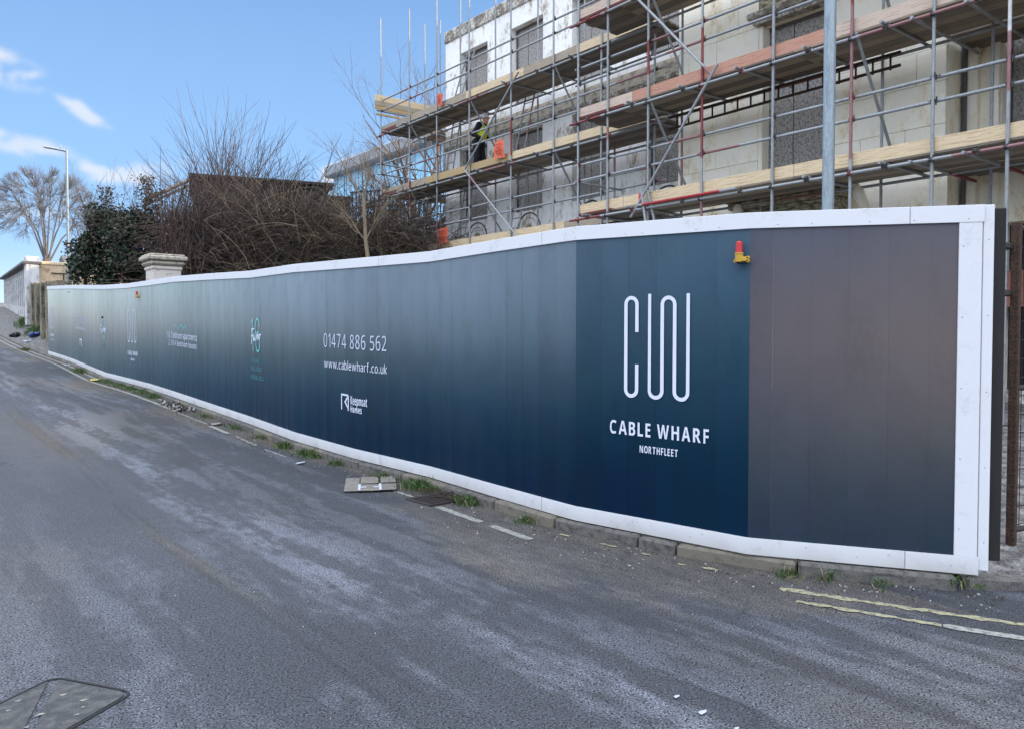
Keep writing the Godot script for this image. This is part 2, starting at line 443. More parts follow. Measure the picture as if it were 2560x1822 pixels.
	mat("litter_yellow", Color(0.72, 0.68, 0.30), 0.7)
	mat("litter_white", Color(0.62, 0.64, 0.66), 0.8)
	mat("stone_bits", Color(0.52, 0.51, 0.47), 0.9)
	mat("pink_render", Color(0.66, 0.42, 0.38), 0.9)
	mat("aluminium", Color(0.58, 0.60, 0.62), 0.45, 0.5)

# ------------------------------------------------------------------ road
func noise_img(sd: int, freq: float, w: int, h: int, oct := 4, wy := 1.0) -> PackedByteArray:
	var f := FastNoiseLite.new()
	f.seed = sd; f.frequency = freq; f.fractal_octaves = oct; f.noise_type = FastNoiseLite.TYPE_SIMPLEX_SMOOTH
	var im := f.get_image(w, int(h * wy))
	im.convert(Image.FORMAT_L8)
	if im.get_height() != h: im.resize(w, h, Image.INTERPOLATE_CUBIC)
	return im.get_data()

const RW0 := -5.0
const RW1 := 5.24
const RS0 := -2.0
const RS1 := 46.0
func road_macro() -> ImageTexture:
	var wd := 1024        # across, 1 cm
	var ht := 2048        # along
	var big := noise_img(201, 0.004, wd, ht, 5)
	var mid := noise_img(202, 0.02, wd, ht, 5)
	var fine := noise_img(203, 0.09, wd, ht, 4)
	var streak := noise_img(204, 0.03, wd, ht, 4, 0.2)
	var b2 := noise_img(205, 0.0025, wd, ht, 3)
	var outb := PackedByteArray()
	outb.resize(wd * ht * 3)
	# linear albedo -> the texture multiplies a fine grain of mean about 0.8
	var lut := PackedByteArray()
	for k in 1024:
		lut.push_back(int(255.0 * Color(k / 1023.0, 0, 0).linear_to_srgb().r))
	for y in ht:
		var s := RS0 + (RS1 - RS0) * (1.0 - (y + 0.5) / ht)
		var kerb := hw(s)
		var trench := 1.80 + 0.012 * clampf(s - 9.0, -9, 9) + 0.06 * sin(s * 0.7)
		var tw := 0.13 + 0.05 * sin(s * 0.43 + 1.0)
		var near := smoothstep(7.0, 3.0, s)
		for x in wd:
			var w := RW0 + (RW1 - RW0) * (x + 0.5) / wd
			var q := y * wd + x
			var nb := big[q] / 255.0
			var nm := mid[q] / 255.0
			var nf := fine[q] / 255.0
			var ns := streak[q] / 255.0
			var n3 := b2[q] / 255.0
			var d := kerb - w
			# worn grey asphalt: dark binder, pale dust lying in patches
			var r := 0.112 + (nb - 0.5) * 0.06
			var zone := smoothstep(trench + 0.1, trench + 0.5, w)
			var pale := smoothstep(0.40, 0.72, nm * 0.34 + nf * 0.36 + 0.13 + (nb - 0.5) * 0.5 + (n3 - 0.5) * 0.3 + (ns - 0.5) * 0.75)
			r += pale * (0.075 + 0.05 * zone)
			var tint := 0.0
			# smooth newer surface on the far side of the trench
			var smooth_zone := (1.0 - zone) * smoothstep(5.0, 9.0, s)
			r = lerpf(r, 0.125 + (nb - 0.5) * 0.04, smooth_zone * 0.75)
			# tyre-polished dark strip
			r *= 1.0 - 0.34 * exp(-pow((w - 3.2 - 0.2 * sin(s * 0.5)) / 0.42, 2)) * smoothstep(0.3, 0.6, nb + 0.15)
			r += 0.085 * exp(-pow((w - 2.52 - 0.14 * sin(s * 0.6)) / 0.24, 2)) * smoothstep(0.35, 0.62, ns * 0.5 + nf * 0.5)
			# the refilled trench
			var dt := absf(w - trench - tw * 0.5)
			var inside := smoothstep(tw * 0.5 + 0.03, tw * 0.5 - 0.02, dt + (nf - 0.5) * 0.05) * smoothstep(0.30, 0.60, nb + (nm - 0.5) * 0.4)
			r = lerpf(r, 0.125 + (nf - 0.5) * 0.07, inside * 0.5)
			tint += inside * 0.55
			if absf(dt - tw * 0.5) < 0.014 + 0.014 * nm and nm > 0.40: r *= 0.80
			var dj := absf(w - 2.34 - 0.02 * sin(s * 2.0))
			if dj < 0.012 and s > 5.0: r += 0.05 * smoothstep(0.4, 0.6, nm)
			# dust and soil washed into the gutter
			var reach := 0.62 + (nb - 0.42) * 1.5 + 0.55 * near * smoothstep(1.4, 3.5, s) + (nm - 0.5) * 0.5
			var dirt := smoothstep(reach, reach - 0.35, d)
			r = lerpf(r, 0.185 + (nf - 0.5) * 0.11 + (nm - 0.5) * 0.09, dirt * 0.8)
			tint += dirt * (0.55 + 0.25 * smoothstep(0.4, 0.05, d))
			r -= 0.05 * smoothstep(0.12, 0.0, d)
			# hairline cracks
			var cr := absf(nb - 0.52)
			if cr < 0.0045 and nm > 0.42: r *= 0.62
			# brownish film here and there
			tint += 0.4 * smoothstep(0.50, 0.70, n3 * 0.6 + nb * 0.4)
			if nf > 0.82 and nm > 0.58: r += 0.05
			r = clampf(r * 0.90, 0.02, 0.7)
			outb[q * 3] = lut[int(r * (0.95 + 0.23 * tint) * 1023)]
			outb[q * 3 + 1] = lut[int(r * (1.01 - 0.01 * tint) * 1023)]
			outb[q * 3 + 2] = lut[int(r * (1.21 - 0.44 * tint) * 1023)]
	return ImageTexture.create_from_image(Image.create_from_data(wd, ht, false, Image.FORMAT_RGB8, outb))

func make_road() -> void:
	var size := 1024
	var cell := fbm(211, 0.10, size, 1, FastNoiseLite.TYPE_CELLULAR)
	var cell2 := fbm(215, 0.21, size, 1, FastNoiseLite.TYPE_CELLULAR)
	var lump := fbm(212, 0.022, size, 4)
	var fine := fbm(213, 0.25, size, 2)
	var holes := fbm(214, 0.075, size, 3)
	var outb := PackedByteArray(); outb.resize(size * size * 3)
	var hb := PackedByteArray(); hb.resize(size * size)
	for k in size * size:
		var a := lump[k] / 255.0
		var st := smoothstep(0.06, 0.40, cell[k] / 255.0)          # 0 between the chippings, 1 on them
		var s2 := smoothstep(0.05, 0.35, cell2[k] / 255.0)
		var mixw := smoothstep(0.40, 0.60, a)
		var face_ := lerpf(s2, st, mixw)
		var hole := smoothstep(0.30, 0.47, holes[k] / 255.0)       # pits where stones have plucked out
		var val := (0.62 + 0.38 * face_) * (1.0 - (1.0 - hole) * lerpf(0.30, 0.80, smoothstep(0.36, 0.60, a))) + (fine[k] / 255.0 - 0.5) * 0.34 + (a - 0.5) * 0.22
		if fine[k] > 196 and face_ > 0.6: val += 0.25
		var q := clampi(int(val * 240), 0, 255)
		outb[k * 3] = q; outb[k * 3 + 1] = q; outb[k * 3 + 2] = q
		hb[k] = clampi(int((face_ * 0.5 + hole * 0.5) * 255), 0, 255)
	var ft := ImageTexture.create_from_image(Image.create_from_data(size, size, false, Image.FORMAT_RGB8, outb))
	var htx := ImageTexture.create_from_image(Image.create_from_data(size, size, false, Image.FORMAT_L8, hb))
	var m := mat("asphalt", Color.WHITE, 0.82)
	m.albedo_texture = ft
	m.heightmap_enabled = true
	m.heightmap_texture = htx
	m.heightmap_scale = 0.35
	m.detail_enabled = true
	m.detail_blend_mode = BaseMaterial3D.BLEND_MODE_MUL
	m.detail_uv_layer = BaseMaterial3D.DETAIL_UV_2
	m.detail_albedo = road_macro()
	var b := MB.new()
	var ss := []
	var s := -14.0
	while s < 112.0:
		ss.push_back(s)
		s += 0.5 if s < 34.0 else 1.0
	var cols := 26
	for r in ss.size():
		for k in cols:
			var t := k / (cols - 1.0)
			var edge := hw(ss[r]) + 0.02
			if ss[r] < 2.6: edge = lerpf(edge, 9.0, smoothstep(2.6, 0.9, ss[r]))
			var w := lerpf(-5.0, edge, t)
			var bump := 0.02 * sin(w * 0.9) * sin(ss[r] * 0.35)
			var y := road_y(ss[r]) + bump * smoothstep(0.0, 0.6, hw(ss[r]) - w) - 0.0
			var p := P(ss[r], w, y)
			b.add(p, Vector3(0, 1, 0.03).normalized(), Color.WHITE, Vector2(w, -ss[r]) / 1.35, Vector2((w - RW0) / (RW1 - RW0), 1.0 - (ss[r] - RS0) / (RS1 - RS0)))
	for r in ss.size() - 1:
		for k in cols - 1:
			var a := r * cols + k
			b.face(a, a + 1, a + 1 + cols); b.face(a, a + 1 + cols, a + cols)
	struct("road", b.mesh(m), "worn grey asphalt road rising past the hoarding")

func sheet(called: String, label: String, mt: Material, s0: float, s1: float, ds: float, wf0: Callable, wf1: Callable, cols: int, yf: Callable) -> void:
	var b := MB.new()
	var rows := int((s1 - s0) / ds) + 1
	for r in rows:
		var s := s0 + r * ds
		for k in cols:
			var t := pow(k / (cols - 1.0), 1.6)
			var w := lerpf(wf0.call(s), wf1.call(s), t)
			b.add(P(s, w, yf.call(s, w)), Vector3.UP, Color.WHITE)
	for r in rows - 1:
		for k in cols - 1:
			var a := r * cols + k
			b.face(a, a + 1, a + 1 + cols); b.face(a, a + 1 + cols, a + cols)
	# smooth normals from the grid
	for r in rows:
		for k in cols:
			var a := r * cols + k
			var du := b.v[r * cols + mini(k + 1, cols - 1)] - b.v[r * cols + maxi(k - 1, 0)]
			var dv := b.v[mini(r + 1, rows - 1) * cols + k] - b.v[maxi(r - 1, 0) * cols + k]
			b.n[a] = du.cross(dv).normalized()
	struct(called, b.mesh(mt), label)

func ribbon(b: MB, pts: Array, width: float, lift: float, ragged := 0.0) -> void:   # painted line through [s, w] points
	var total := 0.0
	for k in pts.size() - 1: total += pts[k].distance_to(pts[k + 1])
	var steps := maxi(int(total / 0.035), 2)
	var last := -1
	for q in steps + 1:
		var want := total * q / steps
		var k := 0
		while k < pts.size() - 2 and want > pts[k].distance_to(pts[k + 1]):
			want -= pts[k].distance_to(pts[k + 1]); k += 1
		var d: Vector2 = (pts[k + 1] - pts[k]).normalized()
		var p: Vector2 = pts[k] + d * want
		var nn := Vector2(-d.y, d.x)
		var wl := width * 0.5 * clampf(1.15 - ragged * (rng.randf() * 0.8 + 0.5 * absf(sin(q * 0.61 + pts[0].x * 7.0))), 0.03, 1.0)
		var wr := width * 0.5 * clampf(1.15 - ragged * (rng.randf() * 0.8 + 0.5 * absf(sin(q * 0.43 + pts[0].y * 5.0))), 0.03, 1.0)
		if q == 0 or q == steps: wl *= 0.8; wr *= 0.7
		var A := p + nn * wl
		var B := p - nn * wr
		b.add(P(A.x, A.y, ry(A.x, A.y) + lift), Vector3.UP, Color.WHITE)
		b.add(P(B.x, B.y, ry(B.x, B.y) + lift), Vector3.UP, Color.WHITE)
		var z := b.v.size() - 4
		if q > 0:
			if (b.v[z + 1] - b.v[z]).cross(b.v[z + 3] - b.v[z]).y > 0:
				b.face(z, z + 1, z + 3); b.face(z, z + 3, z + 2)
			else:
				b.face(z, z + 3, z + 1); b.face(z, z + 2, z + 3)

func ry(s: float, w: float) -> float:       # the road's surface
	return road_y(s) + 0.02 * sin(w * 0.9) * sin(s * 0.35) * smoothstep(0.0, 0.6, hw(s) - w)

# ------------------------------------------------------------------ hoarding
# the printed dusk: colours (sRGB) by distance along the hoarding and height, as a designer would lay it out
const PR_H := [0.0, 0.4, 0.8, 1.2, 1.6, 2.0, 2.44]
const PR := [
	[-0.2, [[48, 64, 84], [58, 72, 90], [86, 92, 100], [114, 106, 110], [118, 110, 114], [110, 107, 116], [102, 106, 120]]],
	[0.5, [[48, 64, 84], [58, 70, 88], [80, 86, 96], [100, 98, 106], [112, 107, 113], [106, 105, 116], [99, 103, 120]]],
	[1.459, [[46, 62, 84], [56, 68, 86], [72, 80, 94], [88, 90, 103], [98, 97, 108], [96, 98, 112], [86, 97, 121]]],
	[1.461, [[14, 48, 88], [14, 46, 86], [20, 54, 92], [32, 68, 104], [46, 82, 116], [62, 96, 132], [76, 106, 140]]],
	[2.959, [[13, 42, 86], [14, 44, 86], [24, 58, 96], [42, 76, 110], [58, 90, 124], [72, 102, 138], [80, 110, 144]]],
	[2.961, [[13, 42, 86], [15, 46, 86], [28, 60, 98], [56, 84, 116], [90, 116, 146], [106, 132, 162], [112, 138, 168]]],
	[8.0, [[15, 46, 88], [18, 52, 92], [36, 68, 102], [70, 96, 120], [112, 134, 158], [126, 152, 182], [130, 156, 186]]],
	[15.0, [[28, 60, 98], [38, 70, 104], [62, 90, 116], [100, 118, 136], [132, 148, 162], [144, 168, 182], [150, 176, 188]]],
	[22.0, [[58, 82, 108], [72, 92, 114], [98, 112, 128], [126, 134, 146], [150, 160, 168], [160, 178, 186], [168, 188, 196]]],
	[31.5, [[82, 98, 116], [96, 110, 124], [118, 126, 136], [146, 150, 156], [166, 174, 176], [174, 190, 192], [180, 198, 200]]]]

func print_colour(a: float, h: float) -> Color:
	var r := 0
	while r < PR.size() - 2 and a > PR[r + 1][0]: r += 1
	var ta := clampf((a - PR[r][0]) / (PR[r + 1][0] - PR[r][0]), 0, 1)
	var hh := clampf(h / 0.4, 0, 5.999)
	var k := int(hh)
	var out := Vector3.ZERO
	for e in [[0, 0], [0, 1], [1, 0], [1, 1]]:
		var q: Array = PR[r + e[0]][1][k + e[1]]
		var wt: float = (ta if e[0] == 1 else 1.0 - ta) * ((hh - k) if e[1] == 1 else 1.0 - (hh - k))
		out += Vector3(q[0], q[1], q[2]) * wt
	var c := L(out.x, out.y, out.z)
	var lum := c.r * 0.25 + c.g * 0.6 + c.b * 0.15
	c = c.lerp(Color(lum, lum, lum), 0.12)
	var pale := lerpf(1.0, 1.42, smoothstep(5.0, 26.0, a))      # the print fades out towards its far end
	var far := Color(pale, pale * 1.06, pale)
	return Color(maxf(c.r / 0.74 * 0.65 - 0.006, 0.001), maxf(c.g / 0.79 * 0.59 - 0.005, 0.003), maxf(c.b / 0.97 * 0.665 - (0.020 if a > 1.46 else 0.004), 0.004)) * far

func kink(a: float) -> float:             # how far the face of the sheet stands out where two panels meet
	var k := roundi(a / 0.25)
	return 0.0035 * sin(k * 2.399 + 0.7) * sin(k * 0.917)

func make_hoarding() -> void:
	var t := thing("hoarding", "long curving site hoarding with a blue dusk print and white metal trim along the kerb", "hoarding", Vector3.ZERO)
	var rows := 15
	var edges := [0.0, 0.30, 0.55, 0.80, 1.05, 1.30]
	while edges[-1] < 31.2: edges.push_back(1.46 + 0.25 * (edges.size() - 6))
	edges[-1] = 31.23
	for k in edges.size() - 1:
		var a0: float = edges[k]
		var a1: float = edges[k + 1]
		var b := MB.new()
		var proud := 0.0035 * sin(k * 5.1) + 0.001
		var tv := 1.0 + 0.065 * sin(k * 12.9898) + 0.03 * sin(k * 3.3)
		var tone := Color(tv, tv, tv)
		for side in 2:
			for r in rows:
				var h := 0.02 + 2.40 * r / (rows - 1.0)
				for e in 3:
					var a := lerpf(a0 + 0.0002, a1 - 0.0002, e / 2.0)
					var off := (0.0006 if e == 1 else 0.0) + (proud if e == 0 else -proud if e == 2 else 0.0) * 0.12
					# each sheet is set at a hair's angle to the next
					var tilt := proud * (1.0 - e)
					var nn := hn(a)
					var p := hp(a, h, (off if side == 0 else -0.03))
					var tn := (nn + (hp(a + 0.02, 0) - hp(a - 0.02, 0)).normalized() * (tilt * 34.0)).normalized()
					b.add(p, tn if side == 0 else -nn, print_colour(clampf(a, a0 + 0.002, a1 - 0.002), h) * tone if side == 0 else Color(0.3, 0.3, 0.31))
			var o: int = side * rows * 3
			for r in rows - 1:
				for e in 2:
					var q: int = o + r * 3 + e
					if side == 0:
						b.face(q, q + 3, q + 4); b.face(q, q + 4, q + 1)
					else:
						b.face(q, q + 4, q + 3); b.face(q, q + 1, q + 4)
		put("panel", b.mesh(mats["print"]), t)
	# trims: an L of folded white metal along head and foot, in lengths
	var cuts := [-0.015, 0.43, 3.4, 6.4, 9.4, 12.4, 15.4, 18.4, 21.4, 24.4, 27.4, 31.24]
	for q in cuts.size() - 1:
		for top in [false, true]:
			var b := MB.new()
			var a: float = cuts[q] + 0.002
			var n := int((cuts[q + 1] - cuts[q]) / 0.15) + 2
			var prof := []
			if top: prof = [Vector2(2.335, 0.0), Vector2(2.335, 0.014), Vector2(2.445, 0.014), Vector2(2.447, 0.011), Vector2(2.447, -0.06)]
			else: prof = [Vector2(0.0, -0.03), Vector2(0.0, 0.0135), Vector2(0.118, 0.0135), Vector2(0.118, 0.0)]
			for e in n:
				var aa := lerpf(cuts[q] + 0.002, cuts[q + 1] - 0.002, e / (n - 1.0))
				for z in prof.size() - 1:
					for w in 2:
						var pr: Vector2 = prof[z + w]
						var d: Vector2 = prof[z + 1] - prof[z]
						var nd := Vector2(d.y, -d.x).normalized()      # (height, out)
						if absf(d.x) > absf(d.y): nd = Vector2(0, 1)
						elif z == 0: nd = Vector2(-1, 0)
						else: nd = Vector2(1, 0)
						b.add(hp(aa, pr.x, pr.y + 0.001), (Vector3.UP * nd.x + hn(aa) * nd.y).normalized(), Color.WHITE if top or pr.x > 0.05 else L(236, 234, 230).lerp(L(196, 190, 180), rng.randf() * rng.randf()))
			var per := (prof.size() - 1) * 2
			for e in n - 1:
				for z in prof.size() - 1:
					var k := e * per + z * 2
					b.face(k, k + 1, k + 1 + per); b.face(k, k + 1 + per, k + per)
			put("head_trim" if top else "foot_trim", b.mesh(mats["white_trim"]), t)
	for st in [[-0.005, 0.132, 0.118, 2.335, 0.012, "end_trim"], [-0.075, -0.012, 0.03, 2.446, 0.003, "corner_trim"]]:
		var b := MB.new()
		var mid: float = (st[0] + st[1]) * 0.5
		var x := (hp(st[0], 0) - hp(st[1], 0)).normalized()
		var bs := Basis(x, Vector3.UP, hn(mid))
		b.box(Transform3D(bs, hp(mid, (st[2] + st[3]) * 0.5, st[4] - 0.02)), Vector3(st[1] - st[0], st[3] - st[2], 0.04), Color.WHITE, 0.003)
		put(st[5], b.mesh(mats["white_trim"]), t)
	var bb := MB.new()
	bb.box(Transform3D(Basis((hp(-0.08, 0) - hp(-0.16, 0)).normalized(), Vector3.UP, hn(0.0)), hp(-0.122, 1.26, -0.09)), Vector3(0.078, 2.34, 0.08), Color.WHITE, 0.006)
	put("end_post", bb.mesh(mats["black_timber"]), t)
	# screw heads
	var sm := MB.new()
	sm.lathe(Vector3.ZERO, [Vector2(0.005, 0), Vector2(0.0046, 0.0014), Vector2(0.0024, 0.0024), Vector2(0.0003, 0.0026)], 8)
	var screw := sm.mesh(mats["screw"])
	var spots := []
	for k in 30:
		var a := 0.08 + k * 0.31 + 0.09 * sin(k * 3.0)
		if a < 5.0:
			spots.push_back([a, 2.357, 0.0155]); spots.push_back([a + 0.07 + 0.06 * sin(k * 1.7), 0.085 if k % 2 else 0.05, 0.015])
	for k in 5:
		spots.push_back([0.105, 0.3 + k * 0.47, 0.0125]); spots.push_back([-0.045, 0.22 + k * 0.5, 0.0035])
	for sp in spots:
		var o := put("screw", screw, t)
		var nn := hn(sp[0])
		o.transform = Transform3D(Basis(nn.cross(Vector3.UP).normalized(), nn, Vector3.UP), hp(sp[0], sp[1], sp[2]))
	# lettering
	word(t, "CABLE WHARF", 2.62, 1.76, 0.765, 0.875, true, "print_white", 1.45)
	word(t, "NORTHFLEET", 2.345, 2.015, 0.638, 0.695, true, "print_white", 1.45)
	logo(t, 2.49, 1.92, 1.05, 1.88, 0.029)
	word(t, "01474 886 562", 7.77, 6.26, 1.335, 1.515, false, "print_grey", 1.05)
	word(t, "www.cablewharf.co.uk", 7.76, 6.25, 1.075, 1.19, false, "print_white", 1.06)
	word(t, "Keepmoat", 7.06, 6.68, 0.66, 0.765, true, "print_white", 1.0)
	word(t, "Homes", 7.06, 6.80, 0.565, 0.645, true, "print_white", 1.0)
	strokes(t, "logo", [[Vector2(7.29, 0.575), Vector2(7.29, 0.765), Vector2(7.12, 0.765)]], 0.022, "print_white")
	strokes(t, "logo", [[Vector2(7.115, 0.755), Vector2(7.2, 0.68), Vector2(7.115, 0.60)], [Vector2(7.115, 0.765), Vector2(7.115, 0.575)]], 0.026, "print_white")
	sixteen(t, 10.67, 10.14, 1.17, 1.69)
	word(t, "HOMES", 10.62, 10.19, 0.995, 1.065, true, "print_teal_dark", 1.1)
	word(t, "RELEASING", 10.68, 10.12, 0.865, 0.935, true, "print_teal_dark", 1.1)
	word(t, "SPRING 2024", 10.70, 10.04, 0.73, 0.80, true, "print_teal_dark", 1.1)
	word(t, "1 & 2 bedroom apartments", 15.66, 13.52, 1.20, 1.335, false, "print_white", 1.0)
	word(t, "2, 3 & 4 bedroom houses", 15.55, 13.54, 1.05, 1.165, false, "print_white", 1.0)
	scrawl(t, 15.0, 14.1, 1.40, 1.50, "print_teal", 9)
	logo(t, 19.46, 18.62, 0.99, 1.82, 0.026)
	word(t, "CABLE WHARF", 19.50, 18.50, 0.70, 0.80, true, "print_white", 1.05)
	word(t, "NORTHFLEET", 19.2, 18.8, 0.57, 0.62, true, "print_white", 1.05)
	sixteen(t, 22.2, 21.5, 1.02, 1.52)
	word(t, "RELEASING", 22.15, 21.6, 0.80, 0.86, true, "print_teal_dark", 1.0)
	word(t, "01474 886 562", 26.0, 24.3, 1.32, 1.52, false, "print_grey", 1.0)
	word(t, "www.cablewharf.co.uk", 26.0, 24.3, 1.10, 1.19, true, "print_grey", 1.0)
	strokes(t, "logo", [[Vector2(25.35, 0.62), Vector2(25.35, 0.80), Vector2(25.0, 0.80)], [Vector2(25.0, 0.80), Vector2(25.15, 0.72), Vector2(24.95, 0.62)]], 0.04, "print_white")
	logo(t, 30.75, 30.1, 0.92, 1.73, 0.03)
	word(t, "CABLE WHARF", 30.75, 30.02, 0.68, 0.77, true, "print_white", 1.0)
	word(t, "NORTHFLEET", 30.5, 30.16, 0.53, 0.58, true, "print_white", 1.0)

const PRINT_OFF := 0.0072
func word(t: Node3D, text: String, aL: float, aR: float, h0: float, h1: float, bold: bool, mt: String, spacing: float) -> void:
	var f := SystemFont.new()
	f.font_names = PackedStringArray(["Droid Sans"])
	f.font_weight = 700 if bold else 400
	var x := 0.0
	var b := MB.new()
	var glyphs := []
	var lo := 1e9
	var hi := -1e9
	for ch in text:
		if ch == " ":
			x += 0.30; continue
		var tm := TextMesh.new()
		tm.font = f
		tm.text = ch
		tm.font_size = 64
		tm.pixel_size = 1.0 / 64
		tm.depth = 0.0
		tm.curve_step = 1.5
		var arr := tm.get_mesh_arrays()
		var vs: PackedVector3Array = arr[Mesh.ARRAY_VERTEX]
		if vs.is_empty(): continue
		var mn := 1e9
		var mx := -1e9
		for p in vs:
			mn = minf(mn, p.x); mx = maxf(mx, p.x); 
			if not ch in "acegmnopqrstuvwxyz.,&": lo = minf(lo, p.y); hi = maxf(hi, p.y)
		glyphs.push_back([vs, arr[Mesh.ARRAY_INDEX], x - mn])
		x += (mx - mn) + 0.13 * spacing
	var total := x - 0.13 * spacing
	for g in glyphs:
		var base := b.v.size()
		for p in g[0]:
			var a := lerpf(aL, aR, (p.x + g[2]) / total)
			var h := lerpf(h0, h1, (p.y - lo) / (hi - lo))
			b.add(hp(a, h, PRINT_OFF), hn(a), Color.WHITE)
		if g[1] != null and g[1].size() > 0:
			for e in g[1]: b.i.push_back(base + e)
		else:
			for e in g[0].size(): b.i.push_back(base + e)
	put("lettering", b.mesh(mats[mt]), t)

func strokes(t: Node3D, called: String, lines: Array, width: float, mt: String) -> void:    # [arc, height] polylines of even width
	var b := MB.new()
	for ln in lines:
		var m: int = ln.size()
		var base := b.v.size()
		for k in m:
			var d0: Vector2 = (ln[k] - ln[maxi(k - 1, 0)]).normalized()
			var d1: Vector2 = (ln[mini(k + 1, m - 1)] - ln[k]).normalized()
			if k == 0: d0 = d1
			if k == m - 1: d1 = d0
			var n0 := Vector2(-d0.y, d0.x)
			var n1 := Vector2(-d1.y, d1.x)
			var nn := (n0 + n1).normalized()
			var sc := 1.0 / maxf(nn.dot(n0), 0.5)
			for sg in [1.0, -1.0]:
				var p: Vector2 = ln[k] + nn * sg * width * 0.5 * sc
				b.add(hp(p.x, p.y, PRINT_OFF + 0.0004), hn(p.x), Color.WHITE)
		for k in m - 1:
			var q := base + k * 2
			b.face(q, q + 3, q + 1); b.face(q, q + 2, q + 3)
	put(called, b.mesh(mats[mt]), t)

func bend(cx: float, cy: float, rx: float, ry_: float, a0: float, a1: float, n := 12) -> Array:
	var out := []
	for k in n + 1:
		var a := deg_to_rad(lerpf(a0, a1, k / float(n)))
		out.push_back(Vector2(cx - rx * cos(a), cy + ry_ * sin(a)))     # arc runs right to left
	return out

func logo(t: Node3D, aL: float, aR: float, h0: float, h1: float, wid: float) -> void:
	var W := aL - aR - wid
	var x := func(u): return aL - wid * 0.5 - W * u
	# five strokes of the monogram, 0..1 across
	var c0 := 0.0; var c1 := 0.187; var w0 := 0.394; var w1 := 0.595; var w2 := 0.793; var w3 := 1.0
	var top := h1 - wid
	var bot := h0 + wid
	var r1 := W * (c1 - c0) * 0.5
	var C := [Vector2(x.call(c1), lerpf(h0, h1, 0.64))]
	C.append_array(bend(x.call((c0 + c1) * 0.5), top - r1, r1, r1, 0, 180))
	C.append_array(bend(x.call((c0 + c1) * 0.5), bot + r1, r1, r1, 180, 360))
	C.push_back(Vector2(x.call(c1), lerpf(h0, h1, 0.335)))
	strokes(t, "logo", [C], wid, "print_white")
	var Wl := [Vector2(x.call(w0), h1)]
	Wl.append_array(bend(x.call((w0 + w1) * 0.5), bot + W * (w1 - w0) * 0.5, W * (w1 - w0) * 0.5, W * (w1 - w0) * 0.5, 180, 360))
	Wl.append_array(bend(x.call((w1 + w2) * 0.5), top - W * (w2 - w1) * 0.5, W * (w2 - w1) * 0.5, W * (w2 - w1) * 0.5, 180, 0))
	Wl.append_array(bend(x.call((w2 + w3) * 0.5), bot + W * (w3 - w2) * 0.5, W * (w3 - w2) * 0.5, W * (w3 - w2) * 0.5, 180, 360))
	Wl.push_back(Vector2(x.call(w3), h1))
	strokes(t, "logo", [Wl], wid, "print_white")

func sixteen(t: Node3D, aL: float, aR: float, h0: float, h1: float) -> void:
	var q := func(u, v): return Vector2(lerpf(aL, aR, u), lerpf(h0, h1, v))
	var W := aL - aR
	var H := h1 - h0
	strokes(t, "lettering", [[q.call(0.04, 0.86), q.call(0.18, 0.98), q.call(0.21, 0.0)]], 0.032, "print_teal")
	var six := bend(lerpf(aL, aR, 0.64), h0 + H * 0.74, W * 0.17, H * 0.25, 20, 180)
	six.reverse()
	var bowl := bend(lerpf(aL, aR, 0.66), h0 + H * 0.30, W * 0.19, H * 0.29, 0, 360, 20)
	six.reverse()
	six.append_array([])
	strokes(t, "lettering", [bend(lerpf(aL, aR, 0.64), h0 + H * 0.74, W * 0.19, H * 0.25, 200, 0), [q.call(0.45, 0.74), q.call(0.46, 0.30)], bowl], 0.03, "print_teal")
	# the brush-written word across the numeral
	var wd := [[q.call(0.34, 0.69), q.call(0.08, 0.66), q.call(0.1, 0.5), q.call(0.02, 0.22)], [q.call(0.02, 0.46), q.call(0.2, 0.48)]]
	var sc := []
	for k in 26:
		var u := 0.2 + 0.7 * k / 25.0
		sc.push_back(q.call(u + 0.03 * sin(k * 1.7), 0.40 + 0.09 * sin(k * 1.35) + 0.07 * (u - 0.2)))
	wd.push_back(sc)
	wd.push_back([q.call(0.72, 0.60), q.call(0.84, 0.32)])
	wd.push_back([q.call(0.68, 0.50), q.call(0.98, 0.52)])
	strokes(t, "lettering", wd, 0.026, "print_white")

func scrawl(t: Node3D, aL: float, aR: float, h0: float, h1: float, mt: String, loops: int) -> void:
	var sc := []
	for k in loops * 6:
		var u := k / (loops * 6.0)
		sc.push_back(Vector2(lerpf(aL, aR, u + 0.02 * sin(k * 1.2)), lerpf(h0, h1, 0.35 + 0.32 * sin(k * 1.05) + 0.3 * sin(k * 0.31))))
	strokes(t, "lettering", [sc], 0.014, mt)

